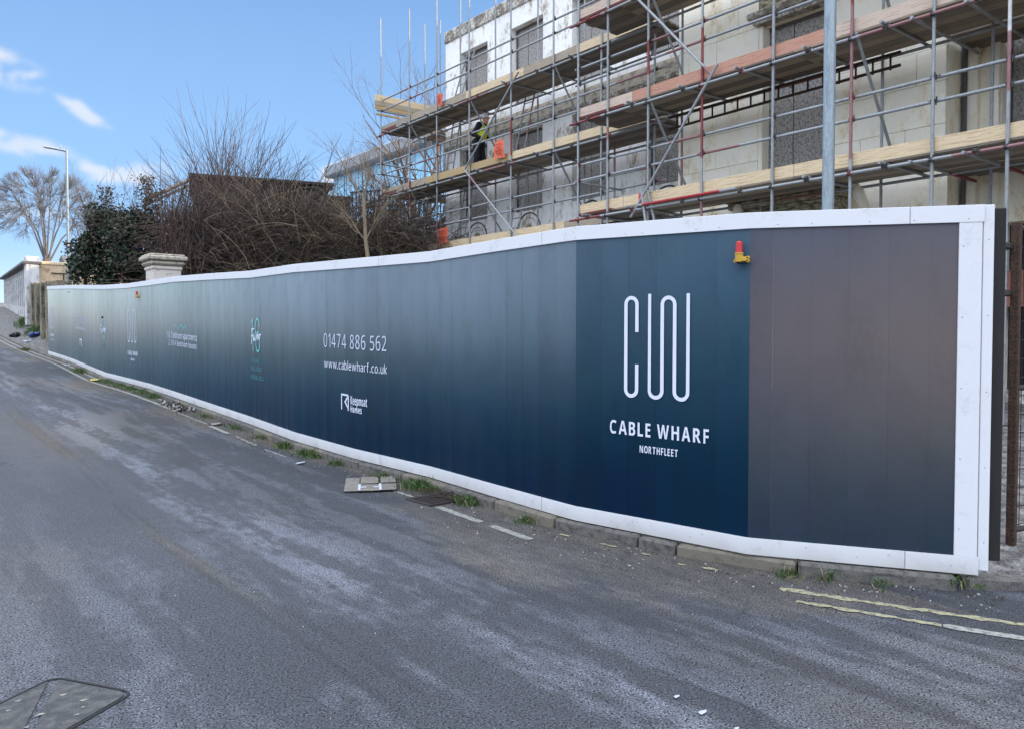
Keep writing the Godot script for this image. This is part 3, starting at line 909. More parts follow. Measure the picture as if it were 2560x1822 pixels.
func make_beacons() -> void:
	for q in [[1.505, 2.115, "red and yellow warning lamp fixed high on the hoarding right of the large white logo"], [18.30, 2.10, "small distant red and yellow warning lamp far up the pale end of the hoarding"]]:
		var nn := hn(q[0])
		var x := nn.cross(Vector3.UP) * -1.0
		var t := thing("warning_lamp", q[2], "lamp", Vector3.ZERO, "warning lamps on the hoarding")
		t.transform = Transform3D(Basis(x, Vector3.UP, nn).scaled(Vector3.ONE * 0.76), hp(q[0], q[1], 0.012))
		var b := MB.new()
		b.lathe(Vector3(-0.02, 0.058, 0.055), [Vector2(0.001, 0.108), Vector2(0.022, 0.106), Vector2(0.028, 0.098), Vector2(0.0345, 0.0)].duplicate(), 18)
		b = MB.new()
		b.lathe(Vector3(-0.02, 0.058, 0.055), [Vector2(0.0365, 0.0), Vector2(0.036, 0.02), Vector2(0.034, 0.021), Vector2(0.031, 0.095), Vector2(0.026, 0.106), Vector2(0.012, 0.111), Vector2(0.0005, 0.112)], 18)
		put("lens", b.mesh(mats["lamp_red"]), t)
		b = MB.new()
		b.lathe(Vector3(-0.02, 0.0, 0.055), [Vector2(0.0005, -0.028), Vector2(0.034, -0.028), Vector2(0.037, -0.022), Vector2(0.037, 0.048), Vector2(0.042, 0.05), Vector2(0.042, 0.059), Vector2(0.036, 0.06), Vector2(0.0005, 0.06)], 18)
		b.box(at3(Vector3(0.022, -0.002, 0.05)), Vector3(0.06, 0.044, 0.055), Color.WHITE, 0.006)
		put("housing", b.mesh(mats["lamp_yellow"]), t)
		b = MB.new()
		for e in [[0.062, 0.012], [0.062, -0.018], [-0.062, -0.012]]:
			b.tube([Vector3(e[0], e[1], 0.03), Vector3(e[0], e[1], 0.052)], [0.016, 0.016], 12)
		b.box(at3(Vector3(0.0, -0.004, 0.02)), Vector3(0.10, 0.05, 0.035), Color.WHITE, 0.004)
		put("lug", b.mesh(mats["lamp_yellow"]), t)
		b = MB.new()
		for e in [[0.062, 0.012], [0.062, -0.018], [-0.062, -0.012]]:
			b.tube([Vector3(e[0], e[1], 0.05), Vector3(e[0], e[1], 0.0535)], [0.006, 0.006], 8)
		b.box(at3(Vector3(0.004, -0.034, 0.045)), Vector3(0.09, 0.012, 0.05), Color.WHITE, 0.003)
		put("base", b.mesh(mats["black_plastic"]), t)

# ------------------------------------------------------------------ kerb, markings and small things on the ground
func make_ground() -> void:
	var k := Node3D.new()
	k.name = numbered("kerb"); add_child(k)
	k.set_meta("kind", "structure")
	var s := 2.3
	var n := 0
	while s < 52.0:
		var ln := 0.90 + 0.03 * sin(n * 4.0)
		if n == 2: ln = 0.34
		var s1 := s + ln * (0.93 if s < 4.5 else 1.0)
		var b := MB.new()
		var p0 := P(s + 0.006, hw(s), hy(s)); var p1 := P(s1 - 0.006, hw(s1), hy(s1))
		var d := (p1 - p0)
		var md := (p0 + p1) * 0.5 + Vector3(0, -0.10, 0) + Vector3(d.z, 0, -d.x).normalized() * 0.005
		md += Vector3(0.004 * sin(n * 7.0), 0.004 * sin(n * 5.0), 0)
		b.box(turned(md, d.normalized()), Vector3(0.15, 0.175, d.length()), Color.WHITE, 0.018)
		put("kerb_stone", b.mesh(mats["kerb_stone" if n % 5 in [0, 2, 3] else "kerb_stone_pale"]), k)
		s = s1; n += 1
	# the radius into the site entrance
	var c := [Vector2(2.29, 5.71), Vector2(1.97, 6.05), Vector2(1.78, 6.5), Vector2(1.7, 7.1), Vector2(1.68, 8.0), Vector2(1.68, 8.9)]
	for q in c.size() - 1:
		var b := MB.new()
		var p0 := P(c[q].x, c[q].y, road_y(c[q].x) + 0.02 - q * 0.012); var p1 := P(c[q + 1].x, c[q + 1].y, road_y(c[q + 1].x) + 0.008 - q * 0.012)
		b.box(turned((p0 + p1) * 0.5 - Vector3(0, 0.02, 0), (p1 - p0).normalized()), Vector3(0.14, 0.17, (p1 - p0).length() - 0.012), Color.WHITE, 0.018)
		put("kerb_stone", b.mesh(mats["kerb_stone"]), k)
	sheet("site_ground", "bare earth and rubble inside the site behind the hoarding", mats["rubble"], -14.0, 112.0, 1.0, func(s_): return hw(s_) + (0.06 if s_ > 2.2 else 0.2 + (2.2 - s_) * 0.4), func(_s): return 60.0, 30, func(s_, w_): return site_y(s_, w_) + 0.025 * sin(w_ * 2.3 + s_) * sin(s_ * 1.7) * clampf(w_ - hw(s_) - 0.5, 0, 1))
	sheet("ground", "open ground all round", mats["soil"], -300.0, 420.0, 10.0, func(_s): return -300.0, func(_s): return 400.0, 40, func(s_, w_): return road_y(clampf(s_, -14, 112)) - 0.32)
	sheet("pavement", "pavement on the far side of the road", mats["kerb_stone_pale"], -14.0, 112.0, 1.0, func(_s): return -9.0, func(_s): return -4.98, 6, func(s_, _w): return road_y(s_) + 0.11)
	var b := MB.new()
	ribbon(b, [Vector2(3.02, 4.70), Vector2(2.4, 4.97), Vector2(1.76, 5.26), Vector2(1.2, 5.62), Vector2(0.75, 6.2), Vector2(0.55, 7.0)], 0.095, 0.006, 0.75)
	ribbon(b, [Vector2(2.81, 4.56), Vector2(2.3, 4.77), Vector2(2.05, 4.86)], 0.085, 0.006, 0.8)
	for e in [[0.5, 6.5], [7.3, 8.4]]:
		pass
	for seg in [[3.5, 3.62, 0.16], [3.72, 3.78, 0.2], [4.05, 4.12, 0.14], [4.35, 4.5, 0.12], [4.8, 4.9, 0.10]]:
		ribbon(b, [Vector2(seg[0], hw(seg[0]) - seg[2] - 0.06), Vector2(seg[1], hw(seg[1]) - seg[2] - 0.06)], 0.06, 0.006, 0.8)
	var m := struct("yellow_line", b.mesh(mats["line_yellow"]), "worn double yellow line at the road edge")
	b = MB.new()
	ribbon(b, [Vector2(2.045, 4.865), Vector2(1.67, 5.02), Vector2(1.1, 5.36), Vector2(0.6, 5.9), Vector2(0.35, 7.0)], 0.085, 0.006, 0.3)
	for seg in [[4.93, 5.5], [5.66, 6.42], [12.35, 13.3]]:
		ribbon(b, [Vector2(seg[0], hw(seg[0]) - 0.45), Vector2((seg[0] + seg[1]) * 0.5, hw((seg[0] + seg[1]) * 0.5) - 0.45), Vector2(seg[1], hw(seg[1]) - 0.45)], 0.085, 0.006, 0.3)
	for seg in [[6.95, 7.6], [9.9, 10.6], [11.0, 12.0], [13.5, 15.2]]:
		ribbon(b, [Vector2(seg[0], hw(seg[0]) - 0.43), Vector2(seg[1], hw(seg[1]) - 0.43)], 0.07, 0.006, 0.9)
	for off in [0.40, 0.14]:
		var pts := []
		var q := 15.4
		while q < 50.0:
			pts.push_back(Vector2(q, hw(q) - off)); q += 1.2
		ribbon(b, pts, 0.085, 0.006, 0.35)
	struct("road_line", b.mesh(mats["line_white"]), "faded pale double lines along the kerb")
	m.name = m.name

func make_details() -> void:
	# drain grate
	var g := thing("drain_grate", "rusty iron drain grate half filled with twigs in the gutter beside the flattened cardboard", "drain grate", P(6.70, 4.38, ry(6.70, 4.38)))
	g.rotation.y = 0.05
	var b := MB.new()
	for e in [[0, -0.2, 0.46, 0.03], [0, 0.2, 0.46, 0.03]]:
		b.box(at3(Vector3(e[0], 0.008, e[1])), Vector3(e[2], 0.02, e[3]), Color.WHITE, 0.003)
	for e in [-0.215, 0.215]:
		b.box(at3(Vector3(e, 0.008, 0)), Vector3(0.03, 0.021, 0.40), Color.WHITE, 0.003)
	put("frame", b.mesh(mats["grate_iron"]), g)
	b = MB.new()
	b.box(at3(Vector3(0, -0.002, 0)), Vector3(0.42, 0.012, 0.38), Color.WHITE)
	put("sump", b.mesh(mats["kerb_stone_pale"]), g)
	for k in 7:
		b = MB.new()
		b.box(at3(Vector3(0, 0.009, -0.156 + k * 0.052)), Vector3(0.40, 0.026, 0.019), Color.WHITE, 0.002)
		put("bar", b.mesh(mats["grate_iron"]), g)
	# cardboard
	var cb := thing("cardboard_box", "flattened brown cardboard box with strips of clear tape lying in the gutter", "cardboard", P(7.78, 4.22, ry(7.78, 4.22) + 0.012))
	cb.rotation.y = -0.50
	var flaps := [[-0.19, 0.0, 0.16, 0.78, 0.004, 0.006], [0.0, 0.215, 0.22, 0.36, 0.003, 0.0], [-0.005, -0.19, 0.20, 0.36, 0.012, 0.03], [0.195, 0.20, 0.18, 0.38, 0.004, -0.01], [0.20, -0.19, 0.17, 0.33, 0.015, 0.035]]
	for f in flaps:
		b = MB.new()
		b.box(Transform3D(Basis(Vector3.RIGHT, f[5]) * Basis(Vector3.BACK, f[5] * 0.4), Vector3(f[0], f[4], f[1])), Vector3(f[2] - 0.006, 0.007, f[3] - 0.006), Color.WHITE, 0.001)
		put("flap", b.mesh(mats["cardboard"]), cb)
	for f in [[-0.11, 0.215, 0.026, 0.36], [0.11, 0.215, 0.026, 0.36], [-0.068, 0.22, 0.06, 0.045], [0.068, 0.22, 0.06, 0.045]]:
		b = MB.new()
		b.box(at3(Vector3(f[0], 0.0105, f[1])), Vector3(f[2], 0.002, f[3]), Color.WHITE)
		put("tape", b.mesh(mats["tape"]), cb)
	# manhole
	var T := Vector2(4.31, 0.644)
	var e1 := Vector2(-0.39, 0.25).normalized()
	var e2 := Vector2(-0.25, -0.39).normalized()
	var mh := thing("manhole_cover", "square iron manhole cover with a diagonal seam and white paint splashes in the road", "manhole cover", P(T.x + e1.x * 0.24 + e2.x * 0.3, T.y + e1.y * 0.24 + e2.y * 0.3, 0.0))
	var cen := mh.position
	var ql := func(u, v, y): return P(T.x + e1.x * u + e2.x * v, T.y + e1.y * u + e2.y * v, y + ry(T.x + e1.x * u + e2.x * v, T.y + e1.y * u + e2.y * v)) - cen
	b = MB.new()
	var LU := 0.48; var LV := 0.60
	var ring := []
	for q in [[0.0, 0.0, 180], [LU, 0.0, 270], [LU, LV, 0], [0.0, LV, 90]]:
		for e in 5:
			var an := deg_to_rad(q[2] + e * 22.5)
			var r := 0.06
			ring.push_back(Vector2(clampf(q[0], r, LU - r) + r * cos(an), clampf(q[1], r, LV - r) + r * sin(an)))
	for k in ring.size():
		var p: Vector2 = ring[k]
		var p2: Vector2 = ring[(k + 1) % ring.size()]
		b.tube([ql.call(p.x, p.y, 0.002), ql.call(p2.x, p2.y, 0.002)], [0.0065, 0.0065], 6)
	put("frame", b.mesh(mats["iron_dark"]), mh)
	for half in 2:
		b = MB.new()
		var poly := []
		for k in ring.size():
			var p: Vector2 = (ring[k] - Vector2(LU, LV) * 0.5) * 0.945 + Vector2(LU, LV) * 0.5
			var dd := p.x / LU - p.y / LV
			if (half == 0 and dd > 0.02) or (half == 1 and dd < -0.02): poly.push_back(p)
		var cc := Vector2.ZERO
		for p in poly: cc += p / poly.size()
		poly.sort_custom(func(p, q): return (p - cc).angle() < (q - cc).angle())
		for k in poly.size():
			var A = ql.call(cc.x, cc.y, 0.007); var B = ql.call(poly[k].x, poly[k].y, 0.007); var D = ql.call(poly[(k + 1) % poly.size()].x, poly[(k + 1) % poly.size()].y, 0.007)
			if (B - A).cross(D - A).y > 0: b.tri(A, B, D)
			else: b.tri(A, D, B)
			var B0: Vector3 = B - Vector3(0, 0.012, 0); var D0: Vector3 = D - Vector3(0, 0.012, 0)
			b.quad(B, B0, D0, D)
		put("plate", b.mesh(mats["cast_iron"]), mh)
	b = MB.new()
	rng.seed = 5
	for q in [[0.20, 0.13, 0.018], [0.33, 0.14, 0.016], [0.38, 0.19, 0.012], [0.41, 0.25, 0.011], [0.26, 0.30, 0.02], [0.06, 0.24, 0.014], [0.10, 0.32, 0.012], [0.05, 0.36, 0.022], [0.15, 0.42, 0.013], [0.30, 0.40, 0.012], [0.22, 0.5, 0.016]]:
		var A = ql.call(q[0], q[1], 0.0085)
		var st := 1.0 + rng.randf()
		for k in 9:
			var a0 := TAU * k / 9; var a1 := TAU * (k + 1) / 9
			var r0 := 0.75 + 0.25 * sin(k * 2.1 + q[0] * 50); var r1 := 0.75 + 0.25 * sin(((k + 1) % 9) * 2.1 + q[0] * 50)
			b.tri(A, A + Vector3(cos(a1) * st, 0, -sin(a1)) * q[2] * r1 * -0.7, A + Vector3(cos(a0) * st, 0, -sin(a0)) * q[2] * r0 * -0.7)
	put("paint_splash", b.mesh(mats["stone_bits"]), mh)
	# weeds and grass in the gutter
	rng.seed = 77
	var tufts := [
		[2.28, 0.00, 0.10, 0.20, 40, "low green weed under the right corner of the hoarding"],
		[2.63, 0.13, 0.10, 0.10, 16, "thin single weed sprouting from the kerb nearest the hoarding's corner"],
		[2.93, 0.13, 0.12, 0.09, 20, "small broad weed at the kerb, between two other weeds near the corner"],
		[3.14, 0.12, 0.10, 0.12, 30, "bushy weed at the kerb by the start of the yellow lines"],
		[5.38, 0.12, 0.11, 0.15, 46, "leafy weed at the kerb under the large logo"],
		[6.35, 0.12, 0.14, 0.22, 110, "thick grass clump just right of the drain grate"],
		[7.28, 0.16, 0.17, 0.36, 220, "largest grass clump, between the cardboard and the hoarding foot"],
		[8.05, 0.12, 0.10, 0.22, 70, "ragged grass clump just left of the cardboard, against the kerb"],
		[9.10, 0.12, 0.09, 0.16, 70, "small round grass tuft below the phone number"],
		[9.85, 0.12, 0.15, 0.28, 150, "broad grass clump left of the phone number at the kerb"],
		[10.65, 0.12, 0.15, 0.20, 110, "pointed grass clump below the printed teal number"],
		[11.7, 0.12, 0.09, 0.26, 60, "sparse grass tuft just left of the teal number"],
		[12.9, 0.12, 0.10, 0.36, 80, "straggling grass strip below the printed bedroom text"],
		[14.4, 0.10, 0.10, 0.40, 70, "thin grass strip left of the bedroom text"]]
	for q in tufts: weed(q[0], q[1], q[2], q[3], q[4], q[5])
	for k in 5:
		weed(18.2 + k * 1.15, 0.12, 0.16, 0.55, 130, ["dark grass clump nearest the second white logo", "second dark grass clump in the row below the second white logo", "middle dark grass clump of the row up the kerb", "fourth dark grass clump of the row up the kerb", "last grass clump of the kerb row, beside the yellow litter"][k])
	weed(26.2, 0.14, 0.20, 0.75, 170, "grass clump up the kerb beyond the yellow litter")
	weed(37.0, 0.25, 0.18, 0.6, 120, "green weed patch on the kerb past the far end of the hoarding")
	weed(43.5, -1.0, 0.55, 1.6, 300, "green weeds along the foot of the weathered concrete wall")
	weed(50.0, -1.3, 0.6, 2.0, 300, "green weeds along the foot of the low white building")
	# gutter debris, too small to count
	b = MB.new()
	rng.seed = 9
	for k in 700:
		var s := 2.0 + pow(rng.randf(), 1.5) * 22.0
		var off := 0.03 + absf(rng.randfn(0, 0.28))
		var w := hw(s) - off - 0.08
		var r := rng.randf_range(0.003, 0.009)
		var pp := P(s, w, ry(s, w) + r * 0.4)
		var cc := L(150, 148, 140) if rng.randf() < 0.4 else L(70, 62, 52)
		b.box(Transform3D(Basis(Vector3(rng.randf(), rng.randf(), rng.randf()).normalized(), rng.randf() * 6), pp), Vector3(r * rng.randf_range(1, 2.5), r, r * 1.3), cc)
	for k in 260:
		var s := 0.6 + rng.randf() * 7.0
		var w := rng.randf_range(0.2, hw(s) - 0.3)
		var r := rng.randf_range(0.0015, 0.004)
		b.box(Transform3D(Basis(Vector3.UP, rng.randf() * 6), P(s, w, ry(s, w) + r * 0.4)), Vector3(r * 1.6, r, r), L(175, 175, 172) if rng.randf() < 0.6 else L(60, 58, 55))
	var gs := put("gravel", b.mesh(mats["bark"]))
	gs.set_meta("kind", "stuff"); tag(gs, "loose stones and grit scattered along the gutter and road", "gravel")
	b = MB.new()
	for k in 70:
		var s := 6.3 + rng.randf() * 0.8
		var w := 4.4 + rng.randf() * 0.25
		var an := rng.randf() * TAU
		var d := Vector3(cos(an), 0, sin(an)) * rng.randf_range(0.03, 0.12)
		var p := P(s, w, ry(s, w) + 0.024 + rng.randf() * 0.02)
		b.tube([p - d, p + d + Vector3(0, rng.randf() * 0.02, 0)], [0.003, 0.002], 4, [L(70, 58, 48)])
	gs = put("dead_twigs", b.mesh(mats["bark"]))
	gs.set_meta("kind", "stuff"); tag(gs, "dead twigs and leaves caught over the drain grate", "twigs")
	b = MB.new()
	for k in 130:
		var s := 15.2 + rng.randf() * 1.4
		var w := hw(s) - 0.1 - rng.randf() * 0.32
		var r := rng.randf_range(0.012, 0.038)
		b.box(Transform3D(Basis(Vector3(rng.randf(), rng.randf(), rng.randf()).normalized(), rng.randf() * 6), P(s, w, ry(s, w) + r * 0.5 + rng.randf() * 0.05)), Vector3(r * 2, r * 0.6, r), L(150, 150, 146) if rng.randf() < 0.35 else L(72, 66, 58))
	gs = put("rubble_heap", b.mesh(mats["bark"]))
	gs.set_meta("kind", "stuff"); tag(gs, "low heap of broken rubble in the gutter below the bedroom text", "rubble")
	# litter
	scrap("paper_scrap", "white scrap of litter, largest of three on the road in front", Vector2(2.20, 2.83), 0.019, "litter_white", "white scraps on the road")
	scrap("paper_scrap", "white scrap of litter, leftmost of three on the road in front", Vector2(2.37, 2.86), 0.014, "litter_white", "white scraps on the road")
	scrap("paper_scrap", "white scrap of litter, nearest the camera of three on the road", Vector2(2.02, 2.83), 0.012, "litter_white", "white scraps on the road")
	scrap("paper_scrap", "pale scrap of litter lying in the gutter dust left of the cardboard", Vector2(9.4, 4.12), 0.07, "litter_white")
	scrap("yellow_wrapper", "crumpled yellow wrapper among the grass clumps up the kerb", Vector2(23.6, 4.62), 0.2, "litter_yellow")
	scrap("paper_scrap", "white litter on the kerb near the far end of the hoarding", Vector2(28.6, 4.85), 0.16, "litter_white")
	scrap("paper_scrap", "pale broken slab lying among the kerb rubble", Vector2(13.4, 4.42), 0.13, "stone_bits")

func scrap(called: String, label: String, at: Vector2, r: float, mt: String, group := "") -> void:
	var b := MB.new()
	var o := P(at.x, at.y, ry(at.x, at.y) + 0.008)
	var pts := []
	for k in 8:
		var a := TAU * k / 8
		pts.push_back(Vector3(cos(a) * r * (0.7 + 0.4 * sin(k * 2.7 + r * 90)) * 1.5, r * 0.28 * (0.5 + 0.5 * sin(k * 1.9 + 1)), -sin(a) * r * (0.8 + 0.3 * sin(k * 3.1))))
	for k in 8:
		b.tri(Vector3(0, r * 0.22, 0), pts[k], pts[(k + 1) % 8])
		b.tri(Vector3(0, r * 0.10, 0) - Vector3(0, 0.002 + r * 0.12, 0), pts[(k + 1) % 8] * Vector3(1, 0, 1), pts[k] * Vector3(1, 0, 1))
	var m := put(called, b.mesh(mats[mt]), null, o)
	tag(m, label, "litter", group)

func weed(s: float, off: float, h: float, spread: float, blades: int, label: String) -> void:
	var b := MB.new()
	var w := hw(s) - off
	var gy := ry(s, w) if off > 0.0 else site_y(s, w)
	var o := P(s, w, gy)
	for k in int(blades * 2.4):
		var ds := rng.randfn(0, 1) * spread * 0.45
		var dw := rng.randfn(0, 1) * minf(0.05 + spread * 0.08, 0.3)
		if off > 0.0: dw = minf(dw, off - 0.03)
		var y0 := (ry(s + ds, w + dw) if off > 0.0 else site_y(s + ds, w + dw)) - gy
		var p := Vector3(dw, y0, -ds)
		var ln := h * rng.randf_range(0.4, 1.0) * (1.0 - 0.35 * absf(ds) / spread)
		var lean := Vector3(rng.randfn(0, 0.4) - 0.15, 1, rng.randfn(0, 0.5)).normalized()
		var side := lean.cross(Vector3(rng.randfn(0, 1), 0.1, rng.randfn(0, 1))).normalized() * (0.0028 + 0.018 * h) * rng.randf_range(0.5, 1.3)
		var mid := p + lean * ln * 0.6
		var tip := p + lean * ln + Vector3(rng.randfn(0, 0.25), -0.3 * rng.randf(), rng.randfn(0, 0.25)) * ln * 0.6
		var g := rng.randf()
		var col := L(42, 66, 32).lerp(L(82, 108, 52), g) if rng.randf() < 0.9 else L(126, 116, 80)
		b.quad(p - side * 0.6, p + side * 0.6, mid + side, mid - side, col)
		b.tri(mid - side, mid + side, tip, col)
	var m := thing("weed_clump", label, "weeds", o, "weeds along the kerb")
	put("blades", b.mesh(mats["leaf"]), m).set_meta("kind", "stuff")

# ------------------------------------------------------------------ the old building
func wbox(parent: Node3D, called: String, mt: String, s0: float, s1: float, w0: float, w1: float, y0: float, y1: float, bevel := 0.0) -> MeshInstance3D:
	var b := MB.new()
	b.box(at3(P((s0 + s1) * 0.5, (w0 + w1) * 0.5, (y0 + y1) * 0.5) - parent.position), Vector3(absf(w1 - w0), absf(y1 - y0), absf(s1 - s0)), Color.WHITE, bevel)
	return put(called, b.mesh(mats[mt]), parent)

func wall_with_holes(parent: Node3D, mt: String, s0: float, s1: float, w0: float, w1: float, y0: float, y1: float, holes: Array) -> void:
	# holes: [s_lo, s_hi, y_lo, y_hi]; the wall is cut into piers and spandrels between them
	var ss := [s0, s1]
	var ys := [y0, y1]
	for h in holes:
		for q in [h[0], h[1]]:
			if not q in ss: ss.push_back(q)
		for q in [h[2], h[3]]:
			if not q in ys: ys.push_back(q)
	ss.sort(); ys.sort()
	var b := MB.new()
	for a in ss.size() - 1:
		var run := -1.0
		for e in ys.size():
			var solid := false
			if e < ys.size() - 1:
				var cs: float = (ss[a] + ss[a + 1]) * 0.5
				var cy: float = (ys[e] + ys[e + 1]) * 0.5
				solid = true
				for h in holes:
					if cs > h[0] and cs < h[1] and cy > h[2] and cy < h[3]: solid = false
			if solid and run < 0.0: run = ys[e]
			if not solid and run >= 0.0:
				b.box(at3(P((ss[a] + ss[a + 1]) * 0.5, (w0 + w1) * 0.5, (run + ys[e]) * 0.5)), Vector3(w1 - w0, ys[e] - run, ss[a + 1] - ss[a]))
				run = -1.0
	put("wall", b.mesh(mats[mt]), parent)

func boarded(parent: Node3D, s0: float, s1: float, y0: float, y1: float, w: float, deep := 0.22) -> void:
	var win := wbox(parent, "boarded_window", "board_osb", s0, s1, w + deep, w + deep + 0.02, y0, y1)
	var fw := 0.06
	for e in [[s0, s0 + fw, y0, y1], [s1 - fw, s1, y0, y1], [s0 + fw, s1 - fw, y1 - fw, y1], [s0 + fw, s1 - fw, y0, y0 + fw]]:
		wbox(win, "frame", "slate", e[0], e[1], w + deep - 0.03, w + deep - 0.001, e[2], e[3])
	wbox(win, "board_joint", "dark_void", (s0 + s1) * 0.5 + 0.18, (s0 + s1) * 0.5 + 0.192, w + deep - 0.004, w + deep - 0.001, y0 + fw, y1 - fw)

func make_building() -> void:
	var t := thing("derelict_building", "large derelict pale rendered building with boarded windows behind the scaffolding", "building", Vector3.ZERO)
	var cs := [19.62, 17.14, 14.62, 12.1]
	# left wing: two storeys show
	var holes := []
	for c in cs:
		holes.push_back([c - 0.67, c + 0.67, 5.27, 7.5])
		holes.push_back([c - 0.69, c + 0.69, 8.25, 10.44])
	var hb := []
	for h in holes: hb.push_back([h[0] - 0.0, h[1] + 0.0, h[2], h[3]])
	wall_with_holes(t, "render_white", 10.9, 21.12, 14.2, 14.55, 0.0, 10.95, hb)
	for h in holes: boarded(t, h[0], h[1], h[2], h[3], 14.2)
	wbox(t, "parapet", "render_bare", 10.9, 21.16, 14.16, 14.6, 10.952, 11.32, 0.03)
	# bare band where the render has come away between the storeys
	wbox(t, "bare_band", "brick_grime", 10.9, 21.1, 14.19, 14.3, 7.722, 8.06)
	wbox(t, "string_course", "render_bare", 10.9, 21.14, 14.15, 14.3, 7.60, 7.72, 0.02)
	wbox(t, "string_course", "render_white", 10.9, 21.14, 14.165, 14.3, 4.32, 4.42, 0.02)
	# moulded arches below the windows
	for c in [19.45, 17.03, 14.59, 12.1]:
		var ar := MB.new()
		var pts := []
		for k in 21:
			var a := PI * k / 20.0
			pts.push_back(P(c - cos(a) * 0.50, 14.19, 4.70 + sin(a) * 0.50))
		ar.tube(pts, [0.017], 8)
		var arch := put("arch_moulding", ar.mesh(mats["iron_dark"]), t)
		ar = MB.new()
		var p2 := []
		for k in 15:
			var a := PI * k / 14.0
			p2.push_back(P(c - cos(a) * 0.36, 14.195, 4.70 + sin(a) * 0.36))
		ar.tube(p2, [0.012], 6)
		put("inner_moulding", ar.mesh(mats["render_bare"]), arch)
		ar = MB.new()
		for k in 7:
			var a := PI * (k + 0.5) / 7.0
			var d := P(-cos(a), 0, sin(a))
			ar.tube([P(c, 14.19, 4.72) + d * 0.04, P(c, 14.19, 4.72) + d * 0.12, P(c, 14.19, 4.72) + d * 0.19], [0.012, 0.028, 0.006], 6)
		put("rosette", ar.mesh(mats["stone_mossy"]), arch)
	wbox(t, "end_wall", "render_bare", 20.8, 21.118, 14.552, 26.0, 0.0, 10.95)
	wbox(t, "roof", "slate", -14.0, 20.8, 14.56, 26.0, 10.6, 10.9)
	# right wing, standing forward
	wall_with_holes(t, "render_cream", 5.53, 10.77, 13.05, 13.9, 0.0, 11.3, [[7.35, 8.88, 4.55, 7.5]])
	wbox(t, "wing_side", "render_cream", 10.3, 10.768, 13.902, 14.6, 0.0, 11.3)
	wbox(t, "parapet", "render_bare", 5.4, 10.85, 12.9, 13.95, 11.302, 11.6, 0.04)
	boarded(t, 7.35, 8.88, 4.55, 7.5, 13.05, 0.16)
	rng.seed = 31
	# rendered block courses of the two piers, each a slab of its own with open joints
	for pr in [[8.88, 10.77], [5.53, 7.35]]:
		var y := 4.42
		var row := 0
		for hh in [0.62, 0.66, 0.52, 0.58, 0.70, 0.55, 0.62, 0.60, 0.66, 0.6]:
			var cuts := [pr[0]]
			var q: float = pr[0] + [0.62, 0.95, 0.45][row % 3]
			while q < pr[1] - 0.25:
				cuts.push_back(q); q += [0.66, 0.50, 0.74][(row + cuts.size()) % 3]
			cuts.push_back(pr[1])
			for k in cuts.size() - 1:
				wbox(t, "block", "render_cream" if (k + row) % 3 else "render_cream_b", cuts[k] + 0.003, cuts[k + 1] - 0.003, 12.95 + rng.randf_range(0, 0.006), 13.06, y + 0.003, y + hh - 0.003, 0.006)
			y += hh; row += 1
	# jamb strips, hood over the window, balcony ledge and bracket under it
	for q in [8.80, 7.36]:
		wbox(t, "jamb", "render_cream_b", q, q + 0.09, 12.97, 13.2, 4.5, 7.6, 0.01)
	wbox(t, "hood_moulding", "render_bare", 7.2, 9.02, 12.74, 13.2, 7.60, 7.72, 0.03)
	wbox(t, "hood_moulding", "render_bare", 7.28, 8.94, 12.83, 13.2, 7.50, 7.598, 0.02)
	wbox(t, "lintel_panel", "stone_mossy", 7.36, 8.87, 12.95, 13.2, 7.722, 8.1, 0.01)
	wbox(t, "balcony_ledge", "stone_mossy", 6.95, 9.40, 12.52, 13.4, 4.26, 4.36, 0.03)
	wbox(t, "balcony_ledge", "stone_mossy", 7.05, 9.30, 12.60, 13.4, 4.12, 4.258, 0.03)
	wbox(t, "balcony_frieze", "stone_mossy", 7.15, 9.2, 12.72, 13.4, 3.72, 4.118, 0.01)
	wbox(t, "balcony_ledge", "stone_mossy", 7.08, 9.27, 12.66, 13.4, 3.60, 3.718, 0.03)
	for q in [9.05, 6.72]:
		var b := MB.new()
		var pts := []
		for k in 13:
			var a := k / 12.0
			pts.push_back(P(q, 12.93 - 0.34 * (1.0 - a) - 0.05 * sin(a * 9.0), 4.2 - a * 0.62))
		b.tube(pts, [0.05, 0.08, 0.095, 0.09, 0.085, 0.08, 0.075, 0.07, 0.07, 0.08, 0.085, 0.07, 0.04], 10)
		put("scroll_bracket", b.mesh(mats["render_cream_b"]), t)
	# recess right of the piers, running on out of the picture
	wall_with_holes(t, "render_cream", -14.0, 5.53, 13.6, 14.2, 0.0, 11.3, [[3.55, 4.98, 4.6, 7.4], [0.6, 2.1, 4.6, 7.4], [3.6, 4.98, 0.9, 3.5], [-3.0, -1.4, 4.6, 7.4], [0.6, 2.1, 0.9, 3.4]])
	for h in [[3.55, 4.98, 4.6, 7.4], [0.6, 2.1, 4.6, 7.4], [-3.0, -1.4, 4.6, 7.4]]: boarded(t, h[0], h[1], h[2], h[3], 13.6, 0.25)
	for h in [[3.6, 4.98, 0.9, 3.5], [0.6, 2.1, 0.9, 3.4]]: wbox(t, "dark_doorway", "dark_void", h[0], h[1], 14.0, 14.05, h[2], h[3])
	wbox(t, "pilaster", "render_cream_b", 5.30, 5.48, 13.5, 13.7, 0.5, 8.2, 0.01)
	wbox(t, "pilaster", "render_cream", 4.99, 5.12, 13.5, 13.7, 0.5, 8.2, 0.01)
	wbox(t, "painted_band", "pink_render", 2.0, 4.95, 13.53, 13.598, 2.2, 2.75, 0.01)
	wbox(t, "plinth", "render_bare", -14.0, 5.5, 13.45, 13.598, 0.3, 0.95, 0.02)
	wbox(t, "back_wall", "render_bare", -14.0, 20.8, 25.7, 26.0, 0.0, 10.6)
	wbox(t, "inner_wall", "dark_void", -14.0, 20.7, 15.2, 15.3, 0.0, 10.59)
